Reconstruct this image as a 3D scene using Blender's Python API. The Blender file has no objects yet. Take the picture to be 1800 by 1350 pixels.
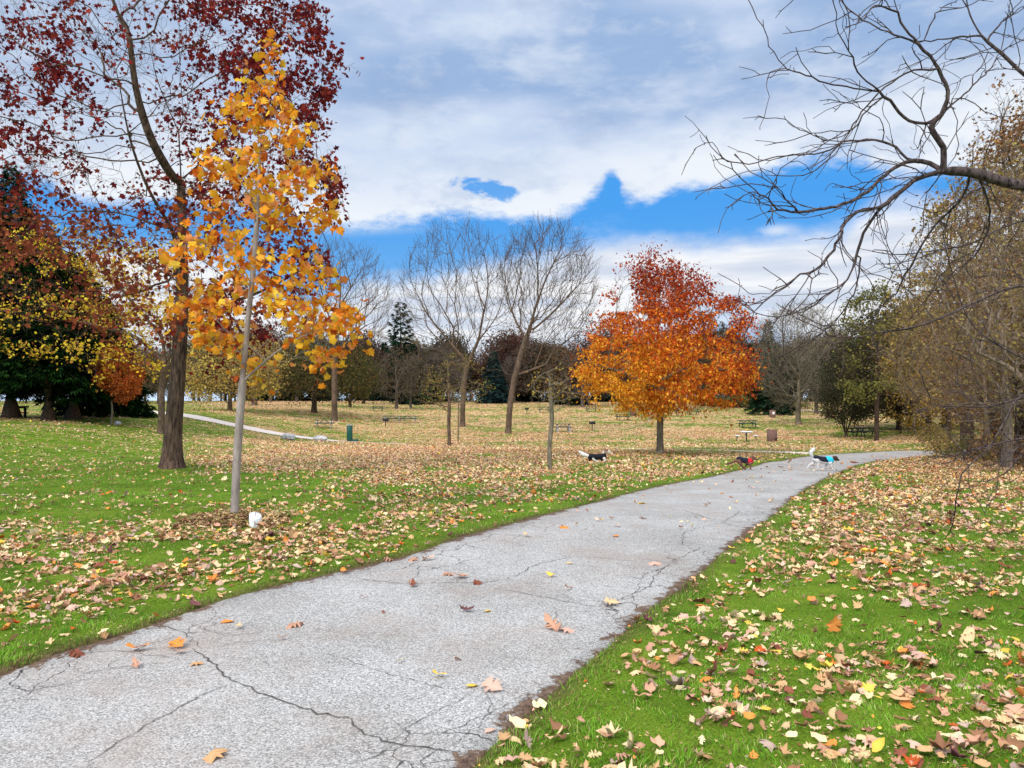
import bpy, math, random
import numpy as np
from math import radians, pi, sin, cos
R0 = np.random.default_rng(7)
random.seed(7)
SC = bpy.context.scene
COL = SC.collection
# ---------------------------------------------------------------- measuring aids
F, CX, HY, CAMZ = 1334.0, 900.0, 692.0, 1.6

def smooth(a, b, x):
    t = np.clip((np.asarray(x, float) - a) / (b - a), 0, 1)
    return t * t * (3 - 2 * t)

_d = np.arange(0, 420, 0.5)
def _tab(xs, ys):
    v = np.interp(_d, xs, ys)
    k = np.ones(9) / 9
    p = np.pad(v, 4, mode='edge')
    v = np.convolve(p, k, mode='valid')
    return v
HM = _tab([0, 9.5, 15, 23, 30, 37, 47, 58, 66, 76, 100, 130, 172, 181, 188, 200, 220, 420],
          [1.6, 1.62, 1.85, 2.25, 2.6, 2.86, 3.3, 3.65, 3.65, 3.45, 2.9, 2.25, 1.68, 1.66, 2.6, 7.0, 12, 14])
HL = _tab([0, 10, 20, 35, 50, 90, 172, 181, 188, 200, 220, 420],
          [1.6, 1.6, 1.75, 1.72, 1.68, 1.68, 1.68, 1.66, 2.6, 7.0, 12, 14])

def terrain(x, y):
    x = np.asarray(x, float); y = np.asarray(y, float)
    yy = np.clip(y, 0, 419)
    hm = np.interp(yy, _d, HM); hl = np.interp(yy, _d, HL)
    t = smooth(-31, -13, x)
    h = hl * (1 - t) + hm * t
    und = 0.02 * np.sin(x * 0.9 + 1.3) * np.sin(y * 0.7 + .4) + 0.03 * np.sin(x * .31 + y * .23)
    # gentle mounds round the trunks of the older trees
    for (mx, my, r, a) in MOUNDS:
        und = und + a * np.exp(-((x - mx) ** 2 + (y - my) ** 2) / (r * r))
    return CAMZ - h + und * smooth(3, 9, y)
MOUNDS = []

def ground(px, py):
    """the point of the lawn seen in the direction (px, py) of the survey photo"""
    k, s = (px - CX) / F, (py - HY) / F
    d = 0.8
    prev = d
    while d < 400:
        if CAMZ - d * s < float(terrain(k * d, d)):
            a, b = prev, d
            for _ in range(30):
                m = (a + b) / 2
                if CAMZ - m * s < float(terrain(k * m, m)): b = m
                else: a = m
            d = (a + b) / 2
            break
        prev = d
        d *= 1.01
    return np.array([k * d, d, float(terrain(k * d, d))])

def at(px, py, d):
    return np.array([d * (px - CX) / F, d, CAMZ - d * (py - HY) / F])
for (mx_, my_, r_, a_) in ((300, 826, 1.3, .16), (1160, 799, 1.5, .10), (893, 764, 2.0, .12), (813, 751, 2.0, .1), (410, 916, .9, .05)):
    g_ = ground(mx_, my_); MOUNDS.append((g_[0], g_[1], r_, a_))

def lin(r, g, b):
    f = lambda c: (c / 12.92 if c <= .04045 else ((c + .055) / 1.055) ** 2.4)
    return np.array([f(r / 255), f(g / 255), f(b / 255)])
# ---------------------------------------------------------------- meshes
def mesh_np(name, V, faces, col=None, smooth_=False, mats=None):
    """faces: list of int arrays (m, n)"""
    V = np.asarray(V, np.float32)
    me = bpy.data.meshes.new(name)
    faces = [np.asarray(f, np.int32) for f in faces if len(f)]
    nl = sum(f.size for f in faces); nf = sum(len(f) for f in faces)
    me.vertices.add(len(V)); me.vertices.foreach_set('co', V.ravel())
    me.loops.add(nl); me.polygons.add(nf)
    me.loops.foreach_set('vertex_index', np.concatenate([f.ravel() for f in faces]))
    st = []; o = 0
    for f in faces:
        st.append(o + np.arange(len(f), dtype=np.int32) * f.shape[1]); o += f.size
    me.polygons.foreach_set('loop_start', np.concatenate(st).astype(np.int32))
    if smooth_:
        me.polygons.foreach_set('use_smooth', np.ones(nf, bool))
    if mats is not None:
        me.polygons.foreach_set('material_index', np.asarray(mats, np.int32))
    me.update(calc_edges=True)
    if col is not None:
        c = np.ones((len(V), 4), np.float32); c[:, :3] = col
        a = me.attributes.new('Col', 'FLOAT_COLOR', 'POINT')
        a.data.foreach_set('color', c.ravel())
    return me

def put(name, me, mat, parent=None):
    o = bpy.data.objects.new(name, me); COL.objects.link(o)
    if parent is not None: o.parent = parent
    for m in (mat if isinstance(mat, (list, tuple)) else [mat]):
        me.materials.append(m)
    return o

def tag(o, label=None, cat=None, group=None, kind=None):
    if label: o['label'] = label
    if cat: o['category'] = cat
    if group: o['group'] = group
    if kind: o['kind'] = kind
    return o

def thing(name, label, cat, loc, rz=0, group=None):
    o = bpy.data.objects.new(name, None); COL.objects.link(o)
    o.location = [float(v) for v in loc]; o.rotation_euler = (0, 0, rz)
    o.empty_display_size = .2
    return tag(o, label, cat, group)

def dup(root, loc, rz=0, scale=1.0, label=None, group=None):
    r = root.copy(); COL.objects.link(r)
    r.location = [float(v) for v in loc]; r.rotation_euler = (0, 0, rz)
    r.scale = (scale,) * 3 if not isinstance(scale, (tuple, list)) else scale
    if label: r['label'] = label
    if group: r['group'] = group
    for ch in list(root.children):
        c = ch.copy(); COL.objects.link(c); c.parent = r
        for g in list(ch.children):
            d = g.copy(); COL.objects.link(d); d.parent = c
    return r

class MB:
    """collects boxes, bars, tubes and lathed shapes into one mesh"""
    def __init__(s): s.V = []; s.Q = []; s.T = []; s.P = []; s.n = 0
    def add(s, V, quads=(), tris=(), polys=()):
        V = np.asarray(V, float)
        if len(quads): s.Q.append(np.asarray(quads) + s.n)
        if len(tris): s.T.append(np.asarray(tris) + s.n)
        for p in polys: s.P.append(np.asarray([p]) + s.n)
        s.V.append(V); s.n += len(V)
    def box(s, c, size, rz=0, ry=0, rx=0, bev=0.0):
        h = np.array(size) / 2
        b = min(bev, h.min() * .45)
        if b <= 0: b = min(h.min() * .12, .008)
        # chamfered box: 24 vertices
        V = []
        for ax in range(3):
            for sg in (-1, 1):
                o1, o2 = [i for i in range(3) if i != ax]
                for (a, d) in ((-1, -1), (1, -1), (1, 1), (-1, 1)):
                    p = np.zeros(3); p[ax] = sg * h[ax]; p[o1] = a * (h[o1] - b); p[o2] = d * (h[o2] - b); V.append(p)
        V = np.array(V)
        from mathutils import Vector
        import bmesh
        bm = bmesh.new()
        for p in V: bm.verts.new(p)
        r = bmesh.ops.convex_hull(bm, input=bm.verts[:])
        bm.verts.index_update()
        W = np.array([v.co for v in bm.verts])
        fs = [[v.index for v in f.verts] for f in bm.faces]
        bm.free()
        cz, sz, cy, sy, cx_, sx_ = cos(rz), sin(rz), cos(ry), sin(ry), cos(rx), sin(rx)
        Rm = np.array([[cz, -sz, 0], [sz, cz, 0], [0, 0, 1]]) @ np.array([[cy, 0, sy], [0, 1, 0], [-sy, 0, cy]]) @ np.array([[1, 0, 0], [0, cx_, -sx_], [0, sx_, cx_]])
        s.add(W @ Rm.T + np.array(c), tris=fs)
        return s
    def bar(s, p0, p1, w, t):
        p0 = np.array(p0, float); p1 = np.array(p1, float); d = p1 - p0; L = np.linalg.norm(d)
        yaw = math.atan2(d[1], d[0]); pit = -math.asin(d[2] / L)
        return s.box((p0 + p1) / 2, (L, w, t), rz=yaw, ry=pit)
    def tube(s, pts, rs, k=8, cap=True):
        pts = np.array(pts, float); n = len(pts)
        if np.isscalar(rs): rs = [rs] * n
        T = np.gradient(pts, axis=0); T /= np.linalg.norm(T, axis=1)[:, None] + 1e-9
        ref = np.array([.31, .9, .13]); 
        if abs(T[0] @ ref) > .85: ref = np.array([1., .1, .05])
        U = np.cross(T, ref); U /= np.linalg.norm(U, axis=1)[:, None] + 1e-9
        W = np.cross(T, U)
        a = np.arange(k) * 2 * pi / k
        V = (pts[:, None] + np.array(rs)[:, None, None] * (U[:, None] * np.cos(a)[None, :, None] + W[:, None] * np.sin(a)[None, :, None])).reshape(-1, 3)
        q = []
        for i in range(n - 1):
            for j in range(k):
                q.append((i * k + j, i * k + (j + 1) % k, (i + 1) * k + (j + 1) % k, (i + 1) * k + j))
        s.add(V, quads=q, polys=[list(range(k))[::-1], list(range((n - 1) * k, n * k))] if cap else ())
        return s
    def capsule(s, p0, p1, r0, r1, k=10):
        p0 = np.array(p0, float); p1 = np.array(p1, float); d = p1 - p0; L = np.linalg.norm(d) + 1e-6; d = d / L
        pts = []; rs = []
        for a in (80, 60, 35, 0):
            pts.append(p0 - d * r0 * sin(radians(a))); rs.append(r0 * cos(radians(a)))
        for a in (0, 35, 60, 80):
            pts.append(p1 + d * r1 * sin(radians(a))); rs.append(r1 * cos(radians(a)))
        # avoid coincident rings when the ends nearly touch
        return s.tube(np.array(pts) + np.outer(np.arange(8) * 1e-5, d), rs, k)
    def mesh(s, name, smooth_=False):
        V = np.concatenate(s.V)
        fs = ([np.concatenate(s.Q)] if s.Q else []) + ([np.concatenate(s.T)] if s.T else []) + s.P
        return mesh_np(name, V, fs, smooth_=smooth_)
    def build(s, name, mat, parent=None, smooth_=False):
        return put(name, s.mesh(name, smooth_), mat, parent)
# ---------------------------------------------------------------- materials
def newmat(name, rough=.8, spec=.3):
    m = bpy.data.materials.new(name); m.use_nodes = True
    nt = m.node_tree; nt.nodes.clear()
    out = nt.nodes.new('ShaderNodeOutputMaterial')
    p = nt.nodes.new('ShaderNodeBsdfPrincipled')
    p.inputs['Roughness'].default_value = rough
    p.inputs['Specular IOR Level'].default_value = spec
    nt.links.new(p.outputs[0], out.inputs[0])
    return m, nt, p
def N(nt, t, **kw):
    n = nt.nodes.new(t)
    for k, v in kw.items():
        if k.startswith('i_'):
            key = k[2:]
            key = int(key) if key.isdigit() else key.replace('_', ' ')
            n.inputs[key].default_value = v
        else: setattr(n, k, v)
    return n
def ramp(nt, stops, interp='LINEAR'):
    r = nt.nodes.new('ShaderNodeValToRGB'); r.color_ramp.interpolation = interp
    e = r.color_ramp.elements
    while len(e) < len(stops): e.new(.5)
    for i, (p, c) in enumerate(stops):
        e[i].position = p; e[i].color = (c[0], c[1], c[2], 1)
    return r
def noise_mat(name, c1, c2, scale=8, rough=.8, bump=.3, stretch=(1, 1, 1), detail=6, spec=.3, metallic=0, dist=.02):
    m, nt, p = newmat(name, rough, spec); L = nt.links.new
    tc = N(nt, 'ShaderNodeTexCoord'); mp = N(nt, 'ShaderNodeMapping'); mp.inputs['Scale'].default_value = stretch
    L(tc.outputs['Object'], mp.inputs[0])
    no = N(nt, 'ShaderNodeTexNoise', i_Scale=scale, i_Detail=detail, i_Roughness=.65); L(mp.outputs[0], no.inputs['Vector'])
    r = ramp(nt, [(.3, c1), (.7, c2)]); L(no.outputs['Fac'], r.inputs[0]); L(r.outputs[0], p.inputs['Base Color'])
    if bump:
        b = N(nt, 'ShaderNodeBump', i_Strength=bump, i_Distance=dist); L(no.outputs['Fac'], b.inputs['Height']); L(b.outputs[0], p.inputs['Normal'])
    p.inputs['Metallic'].default_value = metallic
    return m
def bark(name, c1, c2, scale=5, moss=None):
    m, nt, p = newmat(name, .95, .1); L = nt.links.new
    tc = N(nt, 'ShaderNodeTexCoord'); mp = N(nt, 'ShaderNodeMapping'); mp.inputs['Scale'].default_value = (4, 4, .7)
    L(tc.outputs['Object'], mp.inputs[0])
    no = N(nt, 'ShaderNodeTexNoise', i_Scale=scale, i_Detail=9, i_Roughness=.7); L(mp.outputs[0], no.inputs['Vector'])
    n2 = N(nt, 'ShaderNodeTexNoise', i_Scale=.9, i_Detail=3); L(tc.outputs['Object'], n2.inputs['Vector'])
    r = ramp(nt, [(.36, c1), (.62, c2)]); L(no.outputs['Fac'], r.inputs[0])
    mx = N(nt, 'ShaderNodeMix', data_type='RGBA', blend_type='MULTIPLY'); mx.inputs[0].default_value = 1
    r2 = ramp(nt, [(.3, (.62, .64, .6)), (.7, (1.15, 1.1, 1.1))]); L(n2.outputs['Fac'], r2.inputs[0])
    L(r.outputs[0], mx.inputs[6]); L(r2.outputs[0], mx.inputs[7]); 
    L(mx.outputs[2], p.inputs['Base Color'])
    b = N(nt, 'ShaderNodeBump', i_Strength=.8, i_Distance=.02); L(no.outputs['Fac'], b.inputs['Height']); L(b.outputs[0], p.inputs['Normal'])
    return m
def leaf_mat(name, trans=.35, rough=.6):
    m = bpy.data.materials.new(name); m.use_nodes = True
    nt = m.node_tree; nt.nodes.clear(); L = nt.links.new
    out = N(nt, 'ShaderNodeOutputMaterial')
    at_ = N(nt, 'ShaderNodeAttribute', attribute_name='Col')
    d = N(nt, 'ShaderNodeBsdfDiffuse'); t = N(nt, 'ShaderNodeBsdfTranslucent')
    mx = N(nt, 'ShaderNodeMixShader'); mx.inputs[0].default_value = trans
    L(at_.outputs['Color'], d.inputs['Color']); L(at_.outputs['Color'], t.inputs['Color'])
    L(d.outputs[0], mx.inputs[1]); L(t.outputs[0], mx.inputs[2]); L(mx.outputs[0], out.inputs[0])
    return m
M = {}
M['leaf'] = leaf_mat('leaf', .35)
M['litter'] = leaf_mat('dry_leaf', .12)
M['grass'] = leaf_mat('grass_blade', .3)
M['needle'] = leaf_mat('needle', .1)
M['bark_dark'] = bark('bark_dark', lin(40, 30, 26), lin(98, 80, 66))
M['bark_brown'] = bark('bark_brown', lin(62, 48, 40), lin(128, 108, 90))
M['bark_maple'] = bark('bark_maple', lin(42, 32, 28), lin(116, 94, 78), 4.2)
M['bark_grey'] = bark('bark_grey', lin(88, 78, 64), lin(150, 138, 116))
M['bark_far'] = bark('bark_far', lin(72, 62, 56), lin(120, 106, 94))
M['bark_limb'] = bark('bark_limb', lin(36, 28, 30), lin(112, 96, 92), 9)
M['bark_twig'] = bark('bark_twig', lin(96, 78, 66), lin(172, 150, 128), 6)
M['iron'] = noise_mat('iron', lin(20, 20, 22), lin(38, 34, 34), 30, .6)
# ---------------------------------------------------------------- camera, light, sky
cam = bpy.data.cameras.new('camera'); co = bpy.data.objects.new('camera', cam); COL.objects.link(co)
co.location = (0, 0, CAMZ); co.rotation_euler = (pi / 2, 0, 0)
cam.sensor_width = 36; cam.lens = F / 1800 * 36; cam.shift_y = (692 - 675) / 1800
cam.clip_start = .05; cam.clip_end = 20000
SC.camera = co
SC.view_settings.view_transform = 'Standard'; SC.view_settings.look = 'None'; SC.view_settings.exposure = 0
SUN_EL, SUN_AZ = radians(40), radians(215)      # behind and left of the viewer, veiled by cloud
sl = bpy.data.lights.new('sun', 'SUN'); sl.energy = 2.9; sl.angle = radians(9); sl.color = (1, .93, .84)
so = bpy.data.objects.new('sun', sl); COL.objects.link(so)
sd = np.array([sin(SUN_AZ) * cos(SUN_EL), cos(SUN_AZ) * cos(SUN_EL), sin(SUN_EL)])
from mathutils import Vector
so.rotation_euler = Vector(sd.tolist()).to_track_quat('Z', 'Y').to_euler()
so.location = (-20, -30, 40)

W = bpy.data.worlds.new('World'); SC.world = W; W.use_nodes = True
nt = W.node_tree; nt.nodes.clear(); L = nt.links.new
def MT(op, a, b=None, c=None, clamp=False):
    n = nt.nodes.new('ShaderNodeMath'); n.operation = op; n.use_clamp = clamp
    for i, v in enumerate((a, b, c)):
        if v is None: continue
        if isinstance(v, (int, float)): n.inputs[i].default_value = v
        else: L(v, n.inputs[i])
    return n.outputs[0]
def MR(v, a, b, o0=0., o1=1., kind='SMOOTHSTEP'):
    n = nt.nodes.new('ShaderNodeMapRange'); n.interpolation_type = kind
    L(v, n.inputs[0]); n.inputs[1].default_value = a; n.inputs[2].default_value = b
    n.inputs[3].default_value = o0; n.inputs[4].default_value = o1
    return n.outputs[0]
def MC(f, a, b, bt='MIX'):
    n = nt.nodes.new('ShaderNodeMix'); n.data_type = 'RGBA'; n.blend_type = bt
    for i, v in ((0, f), (6, a), (7, b)):
        if isinstance(v, (int, float)): n.inputs[i].default_value = v
        elif isinstance(v, (tuple, list, np.ndarray)): n.inputs[i].default_value = (*[float(q) for q in v], 1)
        else: L(v, n.inputs[i])
    return n.outputs[2]
tc = N(nt, 'ShaderNodeTexCoord'); sx = N(nt, 'ShaderNodeSeparateXYZ'); L(tc.outputs['Generated'], sx.inputs[0])
X, Y, Z = sx.outputs
az = MT('ARCTAN2', X, Y)
hor = MT('SQRT', MT('ADD', MT('MULTIPLY', X, X), MT('MULTIPLY', Y, Y)))
el = MT('DIVIDE', Z, MT('MAXIMUM', hor, .02))
def curve(pts):
    """cloud edge: elevation over azimuth"""
    n = nt.nodes.new('ShaderNodeFloatCurve'); c = n.mapping.curves[0]
    ps = []
    for (px, py) in pts:
        a = math.atan((px - 900) / F); e = (692 - py) / F * cos(a)
        ps.append(((a + .8) / 1.6, e / .6))
    while len(c.points) < len(ps): c.points.new(.5, .5)
    for i, (a, b) in enumerate(ps):
        c.points[i].location = (a, b); c.points[i].handle_type = 'AUTO_CLAMPED'
    n.mapping.update()
    L(MT('DIVIDE', MT('ADD', az, .8), 1.6), n.inputs[1])
    return MT('MULTIPLY', n.outputs[0], .6)
def skynoise(scale, detail, zs=2.2, rough=.55, dist=0., off=(0, 0, 0)):
    mp = N(nt, 'ShaderNodeMapping'); mp.inputs['Scale'].default_value = (1, 1, zs); mp.inputs['Location'].default_value = off
    L(tc.outputs['Generated'], mp.inputs[0])
    n = N(nt, 'ShaderNodeTexNoise', i_Scale=scale, i_Detail=detail, i_Roughness=rough, i_Distortion=dist); L(mp.outputs[0], n.inputs['Vector'])
    return n.outputs['Fac']
b1 = curve([(0, 322), (150, 352), (330, 360), (480, 382), (620, 388), (760, 384), (900, 382), (1000, 362), (1055, 335), (1076, 305), (1100, 350), (1130, 352), (1180, 332), (1290, 308), (1420, 286), (1500, 292), (1620, 318), (1800, 330)])
b2 = curve([(0, 440), (300, 425), (540, 520), (640, 492), (700, 478), (800, 470), (900, 452), (1000, 428), (1150, 413), (1300, 410), (1450, 405), (1560, 340), (1800, 320)])
nf = skynoise(9, 7, 2.0, .62); nb = skynoise(2.6, 3, 2.6, .5, off=(3.1, .4, 0)); nm = skynoise(5.5, 4, 3.2, .58, off=(1.7, 2, .5)); nfine = skynoise(22, 6, 2.4, .65, off=(.3, .2, .9))
e1 = MT('SUBTRACT', el, b1)                        # above the edge > 0
e1n = MT('ADD', e1, MT('MULTIPLY', MT('SUBTRACT', nf, .5), .085))
e1n = MT('ADD', e1n, MT('MULTIPLY', MT('SUBTRACT', nfine, .5), .03))
m1 = MR(e1n, -.010, .016)
# a torn hole near the lower edge of the bank
def spot(px, py, rx, ry, rot=0.):
    a = math.atan((px - 900) / F); e = (692 - py) / F * cos(a)
    dx = MT('SUBTRACT', az, a); dy = MT('SUBTRACT', el, e)
    dx2 = MT('DIVIDE', MT('ADD', dx, MT('MULTIPLY', dy, rot)), rx / F); dy2 = MT('DIVIDE', MT('SUBTRACT', dy, MT('MULTIPLY', dx, rot)), ry / F)
    return MT('POWER', 2.718, MT('MULTIPLY', -1., MT('ADD', MT('MULTIPLY', dx2, dx2), MT('MULTIPLY', dy2, dy2))))
h1 = spot(850, 331, 66, 22, -.15)
hole = MR(MT('MULTIPLY', h1, MT('ADD', 1., MT('MULTIPLY', MT('SUBTRACT', nfine, .5), 4.5))), .38, .8)
m1 = MT('MULTIPLY', m1, MT('SUBTRACT', 1., MT('MULTIPLY', hole, .9)))
e2 = MT('SUBTRACT', b2, el)
e2n = MT('ADD', e2, MT('MULTIPLY', MT('SUBTRACT', nf, .5), .06))
m2 = MR(e2n, -.012, .03)
wisp = MT('MULTIPLY', spot(620, 404, 110, 9, .06), MR(nfine, .35, .6))
wisp2 = MT('MULTIPLY', spot(1365, 405, 26, 9), MR(nfine, .4, .55))
wisp3 = MT('MULTIPLY', spot(1030, 398, 50, 9, .2), MR(nfine, .42, .7))
# Nishita daylight shows in the gaps
sky = N(nt, 'ShaderNodeTexSky'); sky.sky_type = 'NISHITA'; sky.sun_disc = False
sky.sun_elevation = SUN_EL; sky.sun_rotation = SUN_AZ; sky.altitude = 0; sky.air_density = 1; sky.dust_density = .4; sky.ozone_density = 3
blue = MC(1., sky.outputs[0], (.036, .066, .103), 'MULTIPLY')
deep = MC(MR(el, .0, .26), lin(160, 208, 246), lin(78, 166, 246))
blue = MC(.9, blue, deep)
# upper bank: white at its lit lower rim, blue-grey belly above
b1s = curve([(0, 300), (330, 335), (620, 388), (900, 382), (1055, 352), (1180, 334), (1290, 310), (1420, 284), (1800, 200)])
rim = MT('SUBTRACT', 1., MR(MT('ADD', MT('SUBTRACT', el, b1s), MT('MULTIPLY', MT('SUBTRACT', nm, .5), .16)), .0, .10))
pat = MR(nb, .43, .60)
belly = MC(pat, lin(156, 184, 224), lin(206, 221, 245))
belly = MC(MR(nm, .47, .72, 0, .6), belly, lin(228, 238, 251))
belly = MC(MR(az, -.55, -.1, .55, 0), belly, lin(196, 212, 234))
belly = MC(MR(nfine, .45, .75, 0, .30), belly, lin(236, 242, 252)); belly = MC(MR(nf, .52, .30, 0, .35), belly, lin(150, 174, 212))
c1 = MC(rim, belly, lin(240, 246, 254))
c1 = MC(MT('MULTIPLY', rim, MR(nf, .55, .38, 0, .75)), c1, lin(190, 208, 236))
# lower bank: white with flat grey bands
nband = skynoise(5, 3, 9, .5, off=(.2, .8, 0))
c2 = MC(MR(nband, .42, .62, 0, .75), lin(248, 250, 254), lin(196, 210, 232))
c2 = MC(MR(el, .10, .02, 0, .75), c2, lin(196, 217, 240))
c2 = MC(MT('MULTIPLY', spot(1290, 605, 90, 45), .8), c2, lin(132, 186, 240))
c2 = MC(MR(e2n, .0, .05, .5, 0), c2, lin(246, 248, 252))
colr = MC(m2, blue, c2)
colr = MC(MT('MULTIPLY', wisp, .6), colr, lin(190, 215, 245))
colr = MC(MT('MULTIPLY', wisp2, .8), colr, lin(226, 236, 250))
colr = MC(MT('MULTIPLY', wisp3, .4), colr, lin(200, 222, 248))
colr = MC(m1, colr, c1)
# sky overhead and behind, out of view, boosted to add fill light; warmer overhead
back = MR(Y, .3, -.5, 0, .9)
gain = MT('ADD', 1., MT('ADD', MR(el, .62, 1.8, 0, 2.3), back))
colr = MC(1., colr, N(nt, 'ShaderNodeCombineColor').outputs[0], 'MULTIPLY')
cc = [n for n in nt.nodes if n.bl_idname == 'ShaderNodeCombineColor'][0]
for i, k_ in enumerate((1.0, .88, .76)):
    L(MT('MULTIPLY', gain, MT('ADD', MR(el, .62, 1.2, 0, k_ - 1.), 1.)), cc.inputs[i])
W.cycles.sampling_method = 'MANUAL'; W.cycles.sample_map_resolution = 512
SC.cycles.max_bounces = 5; SC.cycles.diffuse_bounces = 3; SC.cycles.glossy_bounces = 2; SC.cycles.transmission_bounces = 3; SC.cycles.transparent_max_bounces = 6
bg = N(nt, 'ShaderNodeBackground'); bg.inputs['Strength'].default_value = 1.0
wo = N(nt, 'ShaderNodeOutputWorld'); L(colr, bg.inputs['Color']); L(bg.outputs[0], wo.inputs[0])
# ---------------------------------------------------------------- paths
def poly_world(pts): return np.array([ground(*p)[:2] for p in pts])
def catmull(P, n):
    P = np.asarray(P, float); s = np.r_[0, np.cumsum(np.linalg.norm(np.diff(P, axis=0), axis=1))]
    t = np.linspace(0, s[-1], n)
    out = np.empty((n, P.shape[1]))
    for j in range(P.shape[1]):
        m = np.gradient(P[:, j], s)
        i = np.clip(np.searchsorted(s, t, side='right') - 1, 0, len(s) - 2)
        h = s[i + 1] - s[i]; u = (t - s[i]) / h
        out[:, j] = ((2 * u**3 - 3 * u**2 + 1) * P[i, j] + (u**3 - 2 * u**2 + u) * h * m[i] + (-2 * u**3 + 3 * u**2) * P[i + 1, j] + (u**3 - u**2) * h * m[i + 1])
    return out
Lpx = [(-600, 1390), (-200, 1250), (0, 1186), (100, 1148), (220, 1113), (300, 1086), (400, 1051), (500, 1025), (600, 1002), (700, 980), (800, 946), (900, 919), (1000, 893), (1100, 868), (1200, 846), (1290, 828), (1370, 810), (1440, 800), (1500, 796), (1560, 793), (1640, 791), (1760, 790)]
Rpx = [(822, 1350), (880, 1293), (940, 1240), (1000, 1188), (1060, 1138), (1130, 1075), (1200, 1028), (1260, 977), (1330, 925), (1380, 885), (1420, 857), (1460, 836), (1500, 820), (1560, 808), (1620, 802), (1760, 800)]
LE = np.vstack([[(-9, -.2)], poly_world(Lpx)]); RE = np.vstack([[(-8, -4.2), (-3.2, -1.5), (-1.4, .6), (-.75, 1.8)], poly_world(Rpx)])
NP_ = 420
Lc, Rc = catmull(LE, NP_), catmull(RE, NP_)
def wob(n, sc, amp, seed):
    r = np.random.default_rng(seed); v = np.zeros(n)
    for k in (1, 2, 4):
        m = max(int(n * k / sc), 3); v += np.interp(np.linspace(0, m - 1, n), np.arange(m), r.normal(0, 1, m)) / k
    return v * amp
def offset(P, w):
    T = np.gradient(P, axis=0); T /= np.linalg.norm(T, axis=1)[:, None]
    return P + np.c_[-T[:, 1], T[:, 0]] * w[:, None]
Lc = offset(Lc, wob(NP_, 6, .008, 1)); Rc = offset(Rc, wob(NP_, 6, .006, 2))
# second, narrow gravel path
C2px = [(232, 722), (300, 727), (345, 733), (400, 744.5), (450, 755), (500, 764), (560, 772), (620, 776.5), (700, 780), (800, 784), (900, 786), (1000, 787), (1150, 789.5), (1300, 792.5), (1430, 797)]
C2 = catmull(poly_world(C2px), 300)
T2 = np.gradient(C2, axis=0); T2 /= np.linalg.norm(T2, axis=1)[:, None]; N2 = np.c_[-T2[:, 1], T2[:, 0]]
w2 = np.interp(np.linspace(0, 1, 300), [0, .2, .42, .52, .6, .92, 1], [1.3, 1.25, 1.0, .5, .13, .13, .55])
def sdf(P, poly):
    """signed distance (negative inside) of points to a closed polygon"""
    P = np.asarray(P, float); out = np.full(len(P), 1e9); ins = np.zeros(len(P), bool)
    A = poly; B = np.roll(poly, -1, axis=0)
    for a, b in zip(A, B):
        ab = b - a; ap = P - a
        t = np.clip((ap @ ab) / (ab @ ab + 1e-12), 0, 1)
        dd = np.hypot(ap[:, 0] - t * ab[0], ap[:, 1] - t * ab[1]); out = np.minimum(out, dd)
        c = (a[1] > P[:, 1]) != (b[1] > P[:, 1])
        xx = (b[0] - a[0]) * (P[:, 1] - a[1]) / (b[1] - a[1] + 1e-15) + a[0]
        ins ^= c & (P[:, 0] < xx)
    return np.where(ins, -out, out)
POLY1 = np.vstack([Lc, Rc[::-1]])[::2]
POLY2 = np.vstack([C2 + N2 * w2[:, None], (C2 - N2 * w2[:, None])[::-1]])[::3]
def sdf_fast(P, poly):
    out = np.full(len(P), 50.); lo = poly.min(0) - 3; hi = poly.max(0) + 3
    m = ((P > lo) & (P < hi)).all(1)
    if m.any(): out[m] = sdf(P[m], poly)
    return out
def pathdist(P): return np.minimum(sdf_fast(P, POLY1), sdf_fast(P, POLY2))
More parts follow.
